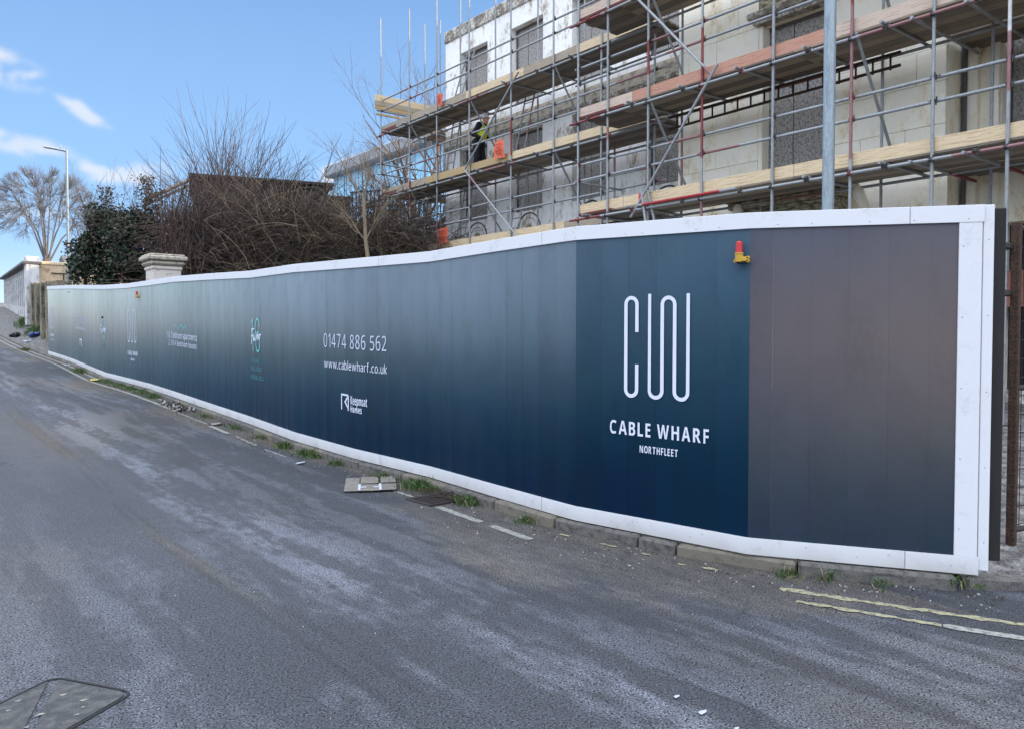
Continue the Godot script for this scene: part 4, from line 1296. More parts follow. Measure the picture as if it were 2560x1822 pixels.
	# downpipe
	var dp := MB.new()
	dp.tube([P(5.47, 13.47, 0.5), P(5.47, 13.47, 8.2)], [0.035, 0.035], 10)
	put("downpipe", dp.mesh(mats["slate"]), t)

# ------------------------------------------------------------------ scaffolding
var G0 := Color(0.36, 0.38, 0.40)
const REDP := Color(0.27, 0.055, 0.06)
const PINKP := Color(0.33, 0.17, 0.18)
func pole(parent: Node3D, called: String, a: Vector3, b_: Vector3, cols: Array = [], r := 0.0242) -> void:
	# cols: [fraction, colour] bands of old paint along the tube
	var b := MB.new()
	var pts := [a]
	var cc := [G0 * (0.92 + 0.12 * rng.randf())]
	cc[0].a = 1.0
	var base: Color = cc[0]
	for q in cols:
		pts.push_back(a.lerp(b_, q[0])); cc.push_back(cc[-1])
		pts.push_back(a.lerp(b_, q[0] + 0.002)); cc.push_back(q[1] if q[1] != null else base)
	pts.push_back(b_); cc.push_back(cc[-1])
	b.tube(pts, [r], 10, cc)
	put(called, b.mesh(mats["galvanised"]), parent)

var coupler_mesh: Array = []
func coupler(parent: Node3D, p: Vector3, kind := 0) -> void:
	if coupler_mesh.is_empty():
		for mt in ["coupler", "coupler_red"]:
			var b := MB.new()
			b.box(at3(Vector3(0, 0, 0)), Vector3(0.088, 0.058, 0.078), Color.WHITE, 0.014)
			b.tube([Vector3(0.02, 0.0, -0.085), Vector3(0.02, 0.0, 0.085)], [0.010], 6)
			b.tube([Vector3(-0.03, -0.055, 0.04), Vector3(-0.03, 0.055, 0.04)], [0.011], 6)
			coupler_mesh.push_back(b.mesh(mats[mt]))
	var o := put("coupler", coupler_mesh[kind], parent, p)
	o.rotation = Vector3(rng.randf_range(-0.2, 0.2), rng.randf_range(-0.3, 0.3), rng.randf_range(-0.2, 0.2))

const LIFTS := [4.26, 6.24, 8.24]
func board_run(parent: Node3D, called: String, mts: Array, s0: float, s1: float, w0: float, w1: float, y0: float, y1: float, ln := 3.9, along_w := false) -> void:
	var q := s0
	var k := 0
	while q < s1 - 0.02:
		var e := minf(q + ln, s1)
		var dy := rng.randf_range(-0.004, 0.004)
		wbox(parent, called, mts[k % mts.size()], q + 0.004, e - 0.004, w0, w1, y0 + dy, y1 + dy, 0.004)
		q = e; k += 1

func scaffold(t: Node3D, wf: float, wi: float, stds: Array, inner: Array, s_lo: float, s_hi: float, base: float, tops: Array, toes: Array, bands: Dictionary) -> void:
	for k in stds.size():
		pole(t, "standard", P(stds[k], wf, base), P(stds[k], wf, tops[k]), bands.get(k, []))
		wbox(t, "base_plate", "coupler", stds[k] - 0.08, stds[k] + 0.08, wf - 0.08, wf + 0.08, base - 0.01, base + 0.006)
	for q in inner:
		pole(t, "standard", P(q[0], wi, base), P(q[0], wi, q[1]), q[2] if q.size() > 2 else [])
	for lv in LIFTS.size():
		var y: float = LIFTS[lv]
		var first: bool = lv == 0 or lv == 1
		pole(t, "ledger", P(s_lo - 0.12, wf - 0.05, y - 0.085), P(s_hi + 0.14, wf - 0.05, y - 0.085), [[0.3 + 0.1 * lv, PINKP], [0.42 + 0.1 * lv, null], [0.93, REDP]])
		pole(t, "ledger", P(s_lo - 0.1, wi - 0.05, y - 0.085), P(s_hi + 0.12, wi - 0.05, y - 0.085), [[0.6, PINKP], [0.7, null]])
		var q := s_lo + 0.2
		while q < s_hi + 0.05:
			pole(t, "transom", P(q, wf - 0.16 - 0.08 * rng.randf(), y - 0.034), P(q, wi + 0.14 + 0.1 * rng.randf(), y - 0.034), [[0.0, PINKP]] if rng.randf() < 0.25 else [])
			coupler(t, P(q, wf - 0.055, y - 0.075), 1 if rng.randf() < 0.3 else 0)
			q += 1.22
		var n := int((wi + 0.02 - wf - 0.03) / 0.232)
		for k in n:
			var w := wf + 0.03 + k * 0.232
			board_run(t, "deck_board", ["deck_timber", "deck_timber_pale", "deck_timber_dark"] if (k + lv) % 2 else ["deck_timber_dark", "deck_timber", "deck_timber_pale"], s_lo + 0.04 * (k % 3), s_hi - 0.03 * ((k + lv) % 3), w, w + 0.222, y, y + 0.038)
		var tq: Array = toes[lv]
		for e in tq:
			wbox(t, "toe_board", e[2], e[0] + 0.004, e[1] - 0.004, wf + 0.030, wf + 0.066, y + 0.006, y + 0.228, 0.004)
		for h in [1.05, 0.725]:
			var rq: float = (s_lo + s_hi) * 0.5 + (0.6 if h > 1.0 else -0.9)
			pole(t, "guard_rail", P(s_lo - 0.1, wf + 0.052, y + h), P(rq, wf + 0.052, y + h), [[0.02, PINKP], [0.12 + 0.1 * lv, null]])
			pole(t, "guard_rail", P(rq + 0.005, wf + 0.052, y + h), P(s_hi + 0.08, wf + 0.052, y + h), [[0.45 + 0.1 * lv, PINKP], [0.57 + 0.1 * lv, null]])
		for k in stds.size():
			for dy in [-0.085, 0.725, 1.05]:
				coupler(t, P(stds[k], wf + (-0.03 if dy < 0.0 else 0.03), y + dy), 1 if (k * 3 + lv) % 5 == 0 else 0)

func make_scaffolds() -> void:
	rng.seed = 404
	var lt := thing("scaffolding", "farther scaffolding over the left wing, its bare poles rising into the sky", "scaffolding", Vector3.ZERO, "")
	var gy := 1.4
	scaffold(lt, 12.72, 13.98, [22.6, 20.87, 19.38, 17.78, 15.97, 14.35, 12.75, 11.2], [[22.0, 11.8], [21.1, 11.65], [20.0, 12.9], [18.26, 12.9], [16.4, 12.9], [14.6, 12.9]], 11.0, 22.62, gy, [11.87, 11.6, 13.2, 13.2, 13.2, 13.2, 13.2, 8.0],
		[[[11.0, 14.0, "old_timber"], [14.0, 15.95, "new_timber"], [15.95, 19.2, "new_timber"], [19.2, 22.6, "old_timber"]],
		[[11.0, 16.1, "new_timber"], [16.1, 20.0, "end_timber"], [20.0, 22.6, "old_timber"]],
		[[11.0, 13.6, "new_timber"], [13.6, 15.5, "old_timber"], [15.5, 18.0, "new_timber"], [18.0, 21.0, "old_timber"], [21.0, 22.6, "grey_timber"]]],
		{0: [[0.36, PINKP], [0.47, null]], 1: [[0.42, REDP], [0.5, null]], 2: [[0.14, PINKP], [0.33, null], [0.46, PINKP], [0.52, null]], 4: [[0.42, REDP], [0.5, null]], 5: []})
	# red painted board ends
	for y in [6.24, 8.24]:
		wbox(lt, "board_end", "coupler_red", 21.7, 22.63, 12.738, 12.745, y + 0.005, y + 0.11)
	# return round the end of the building
	for y in LIFTS:
		var yy: float = y
		for k in 5:
			wbox(lt, "deck_board", ["end_timber", "deck_timber_pale", "end_timber", "new_timber", "deck_timber_pale"][k], 21.42 + k * 0.232, 21.642 + k * 0.232, 14.05 + 0.05 * k, 18.0, yy + 0.04, yy + 0.078, 0.004)
		pole(lt, "transom", P(22.55, 12.6, yy - 0.03), P(22.55, 18.2, yy - 0.03), [[0.0, REDP], [0.5, PINKP]])
		pole(lt, "transom", P(21.45, 12.6, yy - 0.03), P(21.45, 18.2, yy - 0.03))
		for q in [14.4, 15.6, 16.8]:
			pole(lt, "transom", P(21.3, q, yy + 0.005), P(22.8, q, yy + 0.005))
		for h in [0.725, 1.05]:
			pole(lt, "guard_rail", P(22.66, 12.6, yy + h), P(22.66, 18.2, yy + h))
	for q in [15.2, 17.6]:
		pole(lt, "standard", P(22.62, q, gy), P(22.62, q, 11.3))
	for e in [[9.24, 9.44, 14.75, "new_timber"], [9.10, 9.235, 14.6, "old_timber"], [8.98, 9.09, 14.3, "end_timber"]]:
		wbox(lt, "guard_board", e[3], 22.56, 22.60, 12.5, e[2], e[0], e[1], 0.004)
	wbox(lt, "guard_board", "end_timber", 22.5, 22.54, 12.5, 13.9, 8.78, 8.84, 0.004)
	# ledger bracing, front to back, and facade bracing
	for q in [20.87, 17.78, 14.35]:
		for lv in [1, 2]:
			pole(lt, "brace", P(q - 0.06, 12.66, LIFTS[lv] - 0.02), P(q - 0.06, 13.95, LIFTS[lv] - 1.75))
	pole(lt, "brace", P(15.6, 12.66, 8.36), P(17.95, 12.66, 6.30))
	pole(lt, "brace", P(17.95, 12.655, 6.34), P(15.6, 12.655, 4.25), [[0.12, PINKP], [0.25, null]])
	for q in [[13.2, 7.3, 8.05], [13.0, 5.6, 6.4]]:
		pole(lt, "standard", P(q[0], 13.4, q[1] - 1.0), P(q[0], 13.4, q[2]), [[0.5, PINKP]])
	# the forward scaffold on the right wing
	var rt := thing("scaffolding", "nearer scaffolding over the right wing, with pink toe boards and a rusty lattice beam", "scaffolding", Vector3.ZERO, "")
	rng.seed = 505
	scaffold(rt, 11.45, 12.66, [12.15, 11.30, 10.24, 8.99, 7.57, 6.24, 5.06, 4.12, 2.9, 1.5, 0.1], [[10.43, 13.2, [[0.3, PINKP], [0.4, null]]], [8.6, 4.2], [6.38, 13.2], [4.77, 8.1], [2.4, 13.2]], -0.6, 12.2, 0.6, [13.2, 13.2, 13.2, 13.2, 13.2, 13.2, 13.2, 13.2, 13.2, 13.2, 13.2],
		[[[-0.6, 3.3, "new_timber"], [3.3, 7.2, "new_timber"], [7.2, 10.9, "new_timber"], [10.9, 12.15, "new_timber"]],
		[[-0.6, 3.3, "new_timber"], [3.3, 6.66, "pink_timber"], [6.66, 10.67, "red_timber"], [10.67, 12.15, "pink_timber"]],
		[[-0.6, 5.0, "pink_timber"], [5.0, 8.9, "pink_timber"], [8.9, 12.15, "pink_timber"]]],
		{3: [[0.25, PINKP], [0.29, null], [0.34, REDP], [0.52, null]], 2: [[0.48, REDP], [0.53, null]], 4: [[0.58, PINKP], [0.62, null]], 5: [[0.30, PINKP], [0.48, REDP], [0.53, null]], 7: [[0.34, PINKP], [0.40, Color(0.7, 0.7, 0.7)], [0.44, REDP], [0.47, null]], 1: [[0.40, PINKP], [0.42, null]]})
	for lv in 3:
		var y: float = LIFTS[lv]
		wbox(rt, "board_end", "coupler_red", 11.2 - 0.3 * lv, 12.17, 11.47, 11.478, y + 0.003, y + 0.05)
		if lv > 0: pole(rt, "brace_tube", P(5.1, 11.40, y + 0.0), P(4.1 - 0.6 * lv, 11.40, y + 0.0), [[0.0, REDP]])
		# wider decking where the wall steps back
		for k in 4:
			wbox(rt, "deck_board", ["deck_timber", "deck_timber_pale", "deck_timber_dark", "deck_timber"][k], -0.6, 5.45, 12.72 + k * 0.232, 12.942 + k * 0.232, y + 0.004, y + 0.042, 0.004)
		for q in [5.3, 4.6, 3.0, 1.2]:
			pole(rt, "transom", P(q, 11.3, y - 0.085), P(q, 13.5, y - 0.085), [[0.55, REDP]] if lv == 0 else [])
		# short return at the left end
		pole(rt, "guard_rail", P(12.2, 11.4, y + 1.02), P(12.2, 12.8, y + 1.02), [[0.0, REDP], [0.4, null]])
		pole(rt, "guard_rail", P(12.2, 11.4, y + 0.70), P(12.2, 12.8, y + 0.70), [[0.0, PINKP]] if lv == 1 else [])
	pole(rt, "ledger", P(3.9, 11.36, 4.33), P(5.3, 11.36, 4.33), [[0.0, REDP]])
	pole(rt, "ledger", P(10.4, 11.36, 4.24), P(8.2, 11.36, 4.24), [[0.05, Color(0.42, 0.03, 0.04)], [0.85, null]])
	wbox(rt, "tape_band", "lamp_red", 10.42, 10.49, 11.468, 11.4795, 4.255, 4.495)
	pole(rt, "brace", P(10.5, 11.40, 8.16), P(8.74, 11.40, 6.27), [[0.9, PINKP]])
	pole(rt, "brace", P(8.62, 11.395, 6.42), P(10.62, 11.395, 4.05))
	for q in [[10.18, 2], [10.18, 1], [6.15, 1], [6.15, 2]]:
		pole(rt, "brace", P(q[0], 11.40, LIFTS[q[1]] - 0.02), P(q[0], 12.63, LIFTS[q[1]] - 1.74))
	for q in [[10.35, 11.33, 4.0], [10.2, 11.5, 3.95]]:
		pole(rt, "brace", P(q[0], 11.40, 4.5), P(q[0] - 0.25, q[1], q[2] - 0.6))
	var lb := MB.new()
	lb.tube([P(10.62, 12.5, 5.90), P(6.02, 12.5, 5.95)], [0.024], 10)
	lb.tube([P(10.62, 12.5, 6.13), P(6.02, 12.5, 6.15)], [0.024], 10)
	var beam := put("lattice_beam", lb.mesh(mats["rust"]), rt)
	for k in 16:
		var b := MB.new()
		var q := 10.42 - k * 0.283
		b.tube([P(q, 12.5, 5.91), P(q, 12.5, 6.14)], [0.017], 8)
		put("rung", b.mesh(mats["rust"]), beam)

	# ladders
	var lads := [
		[19.83, 8.30, 19.0, 10.05, 13.55, "thin metal ladder standing on the top lift beside the leftmost upper window"],
		[20.1, 6.30, 19.65, 8.5, 13.55, "metal ladder from the middle lift up under the top deck, left of the worker"],
		[16.75, 6.30, 16.30, 8.34, 13.55, "ladder with a red painted stile, right of the worker and the orange sign"],
		[19.5, 4.32, 19.12, 6.2, 13.55, "metal ladder on the lowest lift in front of the first arch"],
		[16.95, 4.32, 16.55, 6.4, 13.55, "metal ladder on the lowest lift left of the second arch"]]
	for k in lads.size():
		var q: Array = lads[k]
		var ld := thing("ladder", q[5], "ladder", P(q[0], q[4], q[1]), "ladders between the scaffold lifts")
		var up := P(q[2] - q[0], 0.12, q[3] - q[1])
		for e in [-0.18, 0.18]:
			var b := MB.new()
			var c := L(158, 160, 163)
			if k == 2 and e < 0: b.tube([P(e, 0, 0), P(e, 0, 0) + up * 0.4, P(e, 0, 0) + up * 0.405, P(e, 0, 0) + up], [0.021], 8, [c, c, PINKP, PINKP])
			else: b.tube([P(e, 0, 0), P(e, 0, 0) + up], [0.021], 8, [c])
			put("stile", b.mesh(mats["galvanised"]), ld)
		var n := int(up.length() / 0.255)
		for r in n:
			var b := MB.new()
			var m := up * ((r + 0.5) / n)
			b.tube([m + P(-0.18, 0, 0), m + P(0.18, 0, 0)], [0.014], 6, [L(140, 142, 145)])
			put("rung", b.mesh(mats["galvanised"]), ld)
	# orange warning sheets
	for q in [[19.12, 8.32, 0.27, 0.34, 12.68, "orange warning sheet hung on the top lift near its left end"], [16.36, 6.36, 0.42, 0.46, 12.68, "orange warning sheet on the middle lift, beside the worker"], [19.0, 4.42, 0.50, 0.44, 12.69, "orange warning sheet low at the foot of the scaffolding, just above the hoarding"]]:
		var sg := thing("warning_sheet", q[5], "sign", P(q[0], q[4], q[1]), "orange sheets on the scaffolding")
		var b := MB.new()
		var nx := 8
		var ny := 8
		for y in ny + 1:
			for x in nx + 1:
				var u := x / float(nx); var v := y / float(ny)
				var off := 0.02 * sin(u * 5.0 + v * 3.0 + q[0]) + 0.012 * sin(v * 9.0 + u * 2.0)
				b.add(P(q[2] * (0.5 - u) * (1.0 - 0.03 * v), off - 0.03, q[3] * v + 0.012 * sin(u * 4.0 + q[1])), Vector3(-1, 0.1 * cos(v * 9.0), 0.2 * cos(u * 5.0)).normalized(), Color.WHITE)
		for y in ny:
			for x in nx:
				var a := y * (nx + 1) + x
				b.face(a, a + 1, a + nx + 2); b.face(a, a + nx + 2, a + nx + 1)
		var sh := put("sheet", b.mesh(mats["orange_mesh"]), sg)
		for k in 4:
			b = MB.new()
			b.box(at3(P(0.01 * k, -0.062, q[3] * (0.25 + 0.17 * k))), Vector3(0.002, 0.03, q[2] * [0.5, 0.66, 0.4, 0.6][k]))
			put("printed_line", b.mesh(mats["orange_dark"]), sh)

# ------------------------------------------------------------------ a body as one skin: tapered capsules joined by a smooth minimum, meshed as surface nets
func skin(bones: Array, cell: float, soft: float) -> MB:
	var lo := Vector3(1e9, 1e9, 1e9)
	var hi := -lo
	for q in bones:
		for e in 2:
			var r := Vector3.ONE * (maxf(q[2], q[3]) + cell * 2.0)
			lo = lo.min(q[e] - r); hi = hi.max(q[e] + r)
	var nx := int((hi.x - lo.x) / cell) + 2
	var ny := int((hi.y - lo.y) / cell) + 2
	var nz := int((hi.z - lo.z) / cell) + 2
	var f := PackedFloat32Array()
	f.resize(nx * ny * nz)
	f.fill(9.0)
	for q in bones:
		var a: Vector3 = q[0]
		var ab: Vector3 = q[1] - q[0]
		var ll := maxf(ab.length_squared(), 1e-9)
		var rr := maxf(q[2], q[3]) + cell * 3.0 + soft
		var bl := a.min(q[1]) - Vector3.ONE * rr
		var bh := a.max(q[1]) + Vector3.ONE * rr
		for z in range(maxi(0, int((bl.z - lo.z) / cell)), mini(nz, int((bh.z - lo.z) / cell) + 2)):
			for y in range(maxi(0, int((bl.y - lo.y) / cell)), mini(ny, int((bh.y - lo.y) / cell) + 2)):
				for x in range(maxi(0, int((bl.x - lo.x) / cell)), mini(nx, int((bh.x - lo.x) / cell) + 2)):
					var p := lo + Vector3(x, y, z) * cell
					var t := clampf((p - a).dot(ab) / ll, 0, 1)
					var d := p.distance_to(a + ab * t) - lerpf(q[2], q[3], t)
					var k := (z * ny + y) * nx + x
					var o := f[k]
					if soft > 0.0 and o < 8.0:
						var h := clampf(0.5 + 0.5 * (o - d) / soft, 0, 1)
						f[k] = lerpf(o, d, h) - soft * h * (1.0 - h)
					else:
						f[k] = minf(o, d)
	var b := MB.new()
	var idx := PackedInt32Array()
	idx.resize(nx * ny * nz)
	idx.fill(-1)
	var st := [1, nx, nx * ny]
	for z in nz - 1:
		for y in ny - 1:
			for x in nx - 1:
				var k := (z * ny + y) * nx + x
				var inside := 0
				for c in 8:
					if f[k + (c & 1) + ((c >> 1) & 1) * nx + (c >> 2) * nx * ny] < 0.0: inside += 1
				if inside == 0 or inside == 8: continue
				var sum := Vector3.ZERO
				var cnt := 0
				for c in 8:
					for ax in 3:
						if c & (1 << ax): continue
						var c2 := c | (1 << ax)
						var k1 := k + (c & 1) + ((c >> 1) & 1) * nx + (c >> 2) * nx * ny
						var k2: int = k1 + st[ax]
						if (f[k1] < 0.0) != (f[k2] < 0.0):
							var t := f[k1] / (f[k1] - f[k2])
							var p := Vector3(c & 1, (c >> 1) & 1, c >> 2)
							p[ax] += t
							sum += p; cnt += 1
				var g := Vector3(f[k + 1] - f[k], f[k + nx] - f[k], f[k + nx * ny] - f[k])
				idx[k] = b.add(lo + (Vector3(x, y, z) + sum / cnt) * cell, g.normalized(), Color.WHITE)
	for z in range(1, nz - 1):
		for y in range(1, ny - 1):
			for x in range(1, nx - 1):
				var k := (z * ny + y) * nx + x
				for ax in 3:
					var k2: int = k + st[ax]
					if (f[k] < 0.0) == (f[k2] < 0.0): continue
					var u: int = st[(ax + 1) % 3]
					var w: int = st[(ax + 2) % 3]
					var A := idx[k - u - w]; var B := idx[k - w]; var C := idx[k]; var D := idx[k - u]
					if A < 0 or B < 0 or C < 0 or D < 0: continue
					if f[k] < 0.0:
						b.face(A, B, C); b.face(A, C, D)
					else:
						b.face(A, C, B); b.face(A, D, C)
	return b

func make_person() -> void:
	# local frame: +z is the way he faces (down the facade to the right), +x his left
	var t := thing("person", "worker in white hard hat, dark clothes and yellow vest standing on the scaffolding", "person", P(18.15, 13.32, 6.28))
	t.rotation.y = 0.35
	var V := func(x, y, z): return Vector3(x, y, z)
	var hipl: Vector3 = V.call(0.095, 0.90, -0.02); var hipr: Vector3 = V.call(-0.095, 0.90, -0.02)
	var knl: Vector3 = V.call(0.10, 0.49, 0.05); var knr: Vector3 = V.call(-0.11, 0.48, 0.0)
	var anl: Vector3 = V.call(0.11, 0.09, 0.02); var anr: Vector3 = V.call(-0.12, 0.09, -0.10)
	var chest: Vector3 = V.call(0, 1.23, 0.10); var neck: Vector3 = V.call(0, 1.41, 0.15); var waist: Vector3 = V.call(0, 1.0, 0.0)
	var shl: Vector3 = V.call(0.19, 1.35, 0.12); var shr: Vector3 = V.call(-0.19, 1.35, 0.12)
	var ell: Vector3 = V.call(0.25, 1.09, 0.06); var elr: Vector3 = V.call(-0.27, 1.10, -0.02)
	var wrl: Vector3 = V.call(0.17, 1.02, 0.24); var wrr: Vector3 = V.call(-0.20, 0.98, 0.18)
	var head: Vector3 = V.call(0, 1.53, 0.215)
	var body := skin([[hipl, knl, 0.08, 0.06], [hipr, knr, 0.08, 0.06], [knl, anl, 0.055, 0.04], [knr, anr, 0.055, 0.04], [waist, chest, 0.12, 0.125], [chest, neck, 0.12, 0.055], [hipl, hipr, 0.10, 0.10], [waist, waist + Vector3(0, -0.08, 0), 0.12, 0.13],
		[shl, shr, 0.06, 0.06], [shl, ell, 0.05, 0.04], [shr, elr, 0.05, 0.04], [ell, wrl, 0.04, 0.028], [elr, wrr, 0.04, 0.028], [neck, head + Vector3(0, -0.05, -0.01), 0.055, 0.05]], 0.016, 0.04)
	# head, with a face, on its own finer grid
	var hd := skin([[head + Vector3(0, 0.03, -0.015), head + Vector3(0, 0.01, -0.01), 0.082, 0.08], [head + Vector3(0, -0.02, 0.03), head + Vector3(0, -0.075, 0.045), 0.062, 0.036], [head + Vector3(0, 0.0, 0.085), head + Vector3(0, -0.028, 0.102), 0.010, 0.015],
		[head + Vector3(-0.03, 0.02, 0.075), head + Vector3(0.03, 0.02, 0.075), 0.014, 0.014], [head + Vector3(-0.018, -0.056, 0.078), head + Vector3(0.018, -0.056, 0.078), 0.009, 0.009],
		[head + Vector3(0.085, 0.0, -0.012), head + Vector3(0.088, -0.03, -0.008), 0.016, 0.010], [head + Vector3(-0.085, 0.0, -0.012), head + Vector3(-0.088, -0.03, -0.008), 0.016, 0.010]], 0.005, 0.012)
	# hands: palm, four fingers, thumb
	var hands := []
	for sd in [[wrl, Vector3(-0.10, -0.12, 0.98), 1.0], [wrr, Vector3(0.1, -0.2, 0.97), -1.0]]:
		var w: Vector3 = sd[0]
		var d: Vector3 = sd[1].normalized()
		var sideways := d.cross(Vector3.UP).normalized()
		var dn := sideways.cross(d).normalized() * -1.0
		var bones := [[w, w + d * 0.07, 0.024, 0.026], [w + d * 0.06 - sideways * 0.024, w + d * 0.07 + sideways * 0.024, 0.015, 0.015]]
		for k in 4:
			var r := w + d * 0.08 + sideways * (-0.030 + 0.020 * k)
			var ln: float = [0.055, 0.068, 0.074, 0.066][k]
			var m := r + (d * 0.8 + dn * 0.5) * ln * 0.55
			bones.push_back([r, m, 0.0095, 0.009])
			bones.push_back([m, m + (d * 0.2 + dn * 0.95) * ln * 0.5, 0.009, 0.0075])
		var th := w + d * 0.03 + sideways * 0.028
		bones.push_back([th, th + (d * 0.7 + sideways * 0.6) * 0.04, 0.012, 0.010])
		bones.push_back([th + (d * 0.7 + sideways * 0.6) * 0.04, th + (d * 0.9 + dn * 0.3 + sideways * 0.3) * 0.075, 0.010, 0.008])
		hands.push_back(skin(bones, 0.005, 0.006))
	for extra in [hd, hands[0], hands[1]]:
		var o := body.v.size()
		body.v.append_array(extra.v); body.n.append_array(extra.n); body.c.append_array(extra.c); body.u.append_array(extra.u); body.u2.append_array(extra.u2)
		for e in extra.i: body.i.push_back(e + o)
	put("body", body.mesh(mats["skin"]), t)
	var jk := skin([[waist + Vector3(0, -0.10, 0), chest, 0.155, 0.155], [chest, neck + Vector3(0, -0.06, -0.01), 0.15, 0.085], [shl, shr, 0.082, 0.082], [shl, ell, 0.078, 0.06], [shr, elr, 0.078, 0.06], [ell, wrl, 0.06, 0.046], [elr, wrr, 0.06, 0.046], [neck + Vector3(0, -0.05, 0), neck, 0.075, 0.066]], 0.016, 0.04)
	put("jacket", jk.mesh(mats["navy_cloth"]), t)
	var vs := skin([[waist + Vector3(0, -0.04, 0.008), chest + Vector3(0, 0, 0.012), 0.162, 0.167], [chest + Vector3(0.05, 0.02, 0.01), Vector3(0.10, 1.39, 0.13), 0.13, 0.088], [chest + Vector3(-0.05, 0.02, 0.01), Vector3(-0.10, 1.39, 0.13), 0.13, 0.088]], 0.016, 0.03)
	put("vest", vs.mesh(mats["hi_vis"]), t)
	var tr := skin([[hipl, hipr, 0.135, 0.135], [hipl, knl, 0.108, 0.085], [hipr, knr, 0.108, 0.085], [knl, anl, 0.082, 0.072], [knr, anr, 0.082, 0.072], [waist + Vector3(0, -0.04, 0), waist + Vector3(0, -0.1, 0), 0.135, 0.14]], 0.016, 0.04)
	put("trousers", tr.mesh(mats["trouser_cloth"]), t)
	for q in [[anl, 1], [anr, -1]]:
		var a: Vector3 = q[0]
		var bt := skin([[a, a + Vector3(0, -0.04, -0.01), 0.058, 0.05], [a + Vector3(0, -0.048, -0.03), a + Vector3(0.02 * q[1], -0.052, 0.15), 0.042, 0.04]], 0.012, 0.02)
		put("boot", bt.mesh(mats["boot"]), t)
	var hm := MB.new()
	hm.lathe(head + Vector3(0, 0.035, -0.01), [Vector2(0.118, -0.004), Vector2(0.12, 0.004), Vector2(0.106, 0.012), Vector2(0.105, 0.04), Vector2(0.095, 0.075), Vector2(0.07, 0.105), Vector2(0.035, 0.122), Vector2(0.0005, 0.127)], 20)
	hm.box(Transform3D(Basis(Vector3.RIGHT, 0.15), head + Vector3(0, 0.034, 0.12)), Vector3(0.13, 0.008, 0.08), Color.WHITE, 0.003)
	hm.box(at3(head + Vector3(0, 0.155, -0.01)), Vector3(0.03, 0.012, 0.13), Color.WHITE, 0.005)
	put("hard_hat", hm.mesh(mats["helmet"]), t)

# ------------------------------------------------------------------ trees, scrub
# a bare tree: trunk, limbs (each its own mesh) and the mass of twigs
func grow(b: MB, p: Vector3, d: Vector3, ln: float, r: float, depth: int, col0: Color, col1: Color, o: Dictionary) -> void:
	var n := 3 if depth > 1 else 2
	var pts := [p]
	var rads := [r]
	var cols := [col0.lerp(col1, rng.randf())]
	var q := p
	var dir := d
	for k in n:
		dir = (dir + Vector3(rng.randfn(0, 1), rng.randfn(0, 0.7) + o.up, rng.randfn(0, 1)) * o.wander).normalized()
		q += dir * ln / n
		pts.push_back(q)
		rads.push_back(lerpf(r, r * o.taper, (k + 1.0) / n))
		cols.push_back(cols[0])
	b.tube(pts, rads, 6 if r > 0.04 else (4 if r > 0.012 else 3), cols, false)
	if depth <= 0: return
	var kids: int = o.kids if depth > 1 else o.kids + 1
	for k in kids:
		var at := 0.35 + 0.65 * (k + rng.randf()) / kids
		var f := at * n
		var ip := mini(int(f), n - 1)
		var base: Vector3 = pts[ip].lerp(pts[ip + 1], f - ip)
		var axis := Vector3(rng.randfn(0, 1), rng.randfn(0, 1), rng.randfn(0, 1)).normalized()
		var nd := (dir.rotated(axis.cross(dir).normalized(), rng.randf_range(o.ang * 0.6, o.ang * 1.3)))
		grow(b, base, nd, ln * rng.randf_range(o.short * 0.8, o.short * 1.15), rads[ip] * (0.62 if depth > 1 else 0.55), depth - 1, col0, col1, o)
	grow(b, q, dir, ln * o.short * 1.05, r * o.taper, depth - 1, col0, col1, o)

func bare_tree(label: String, at: Vector3, trunk: Array, r0: float, limbs: Array, depth: int, c0: Color, c1: Color, o: Dictionary, called := "bare_tree", cat := "tree", group := "") -> Node3D:
	# trunk: points from the foot; limbs: [start index on the trunk, direction, length, radius]
	var t := thing(called, label, cat, at, group)
	var b := MB.new()
	var rads := []
	for k in trunk.size(): rads.push_back(lerpf(r0, r0 * 0.55, k / (trunk.size() - 1.0)))
	b.tube(trunk, rads, 10, [c0.lerp(c1, 0.5)], false)
	put("trunk", b.mesh(mats["bark"]), t)
	var tw := MB.new()
	for lm in limbs:
		b = MB.new()
		var p: Vector3 = trunk[lm[0]]
		var d: Vector3 = lm[1].normalized()
		var pts := [p]
		var rr := [lm[3]]
		var dir := d
		for k in 5:
			dir = (dir + Vector3(rng.randfn(0, 0.10), rng.randfn(0, 0.06) + o.up * 0.2, rng.randfn(0, 0.10))).normalized()
			p += dir * lm[2] / 5.0
			pts.push_back(p); rr.push_back(lm[3] * (1.0 - 0.13 * (k + 1)))
		b.tube(pts, rr, 7, [c0.lerp(c1, rng.randf())], false)
		put("limb", b.mesh(mats["bark"]), t)
		for k in range(1, 6):
			for e in 2 if k < 5 else 3:
				var axis := Vector3(rng.randfn(0, 1), rng.randfn(0, 1), rng.randfn(0, 1)).normalized()
				var nd: Vector3 = dir.rotated(axis.cross(dir).normalized(), rng.randf_range(o.ang * 0.5, o.ang * 1.2))
				grow(tw, pts[k], nd, lm[2] * rng.randf_range(0.26, 0.42), rr[k] * 0.55, depth, c0, c1, o)
	var m := put("twigs", tw.mesh(mats["bark"]), t)
	m.set_meta("kind", "stuff")
	return t

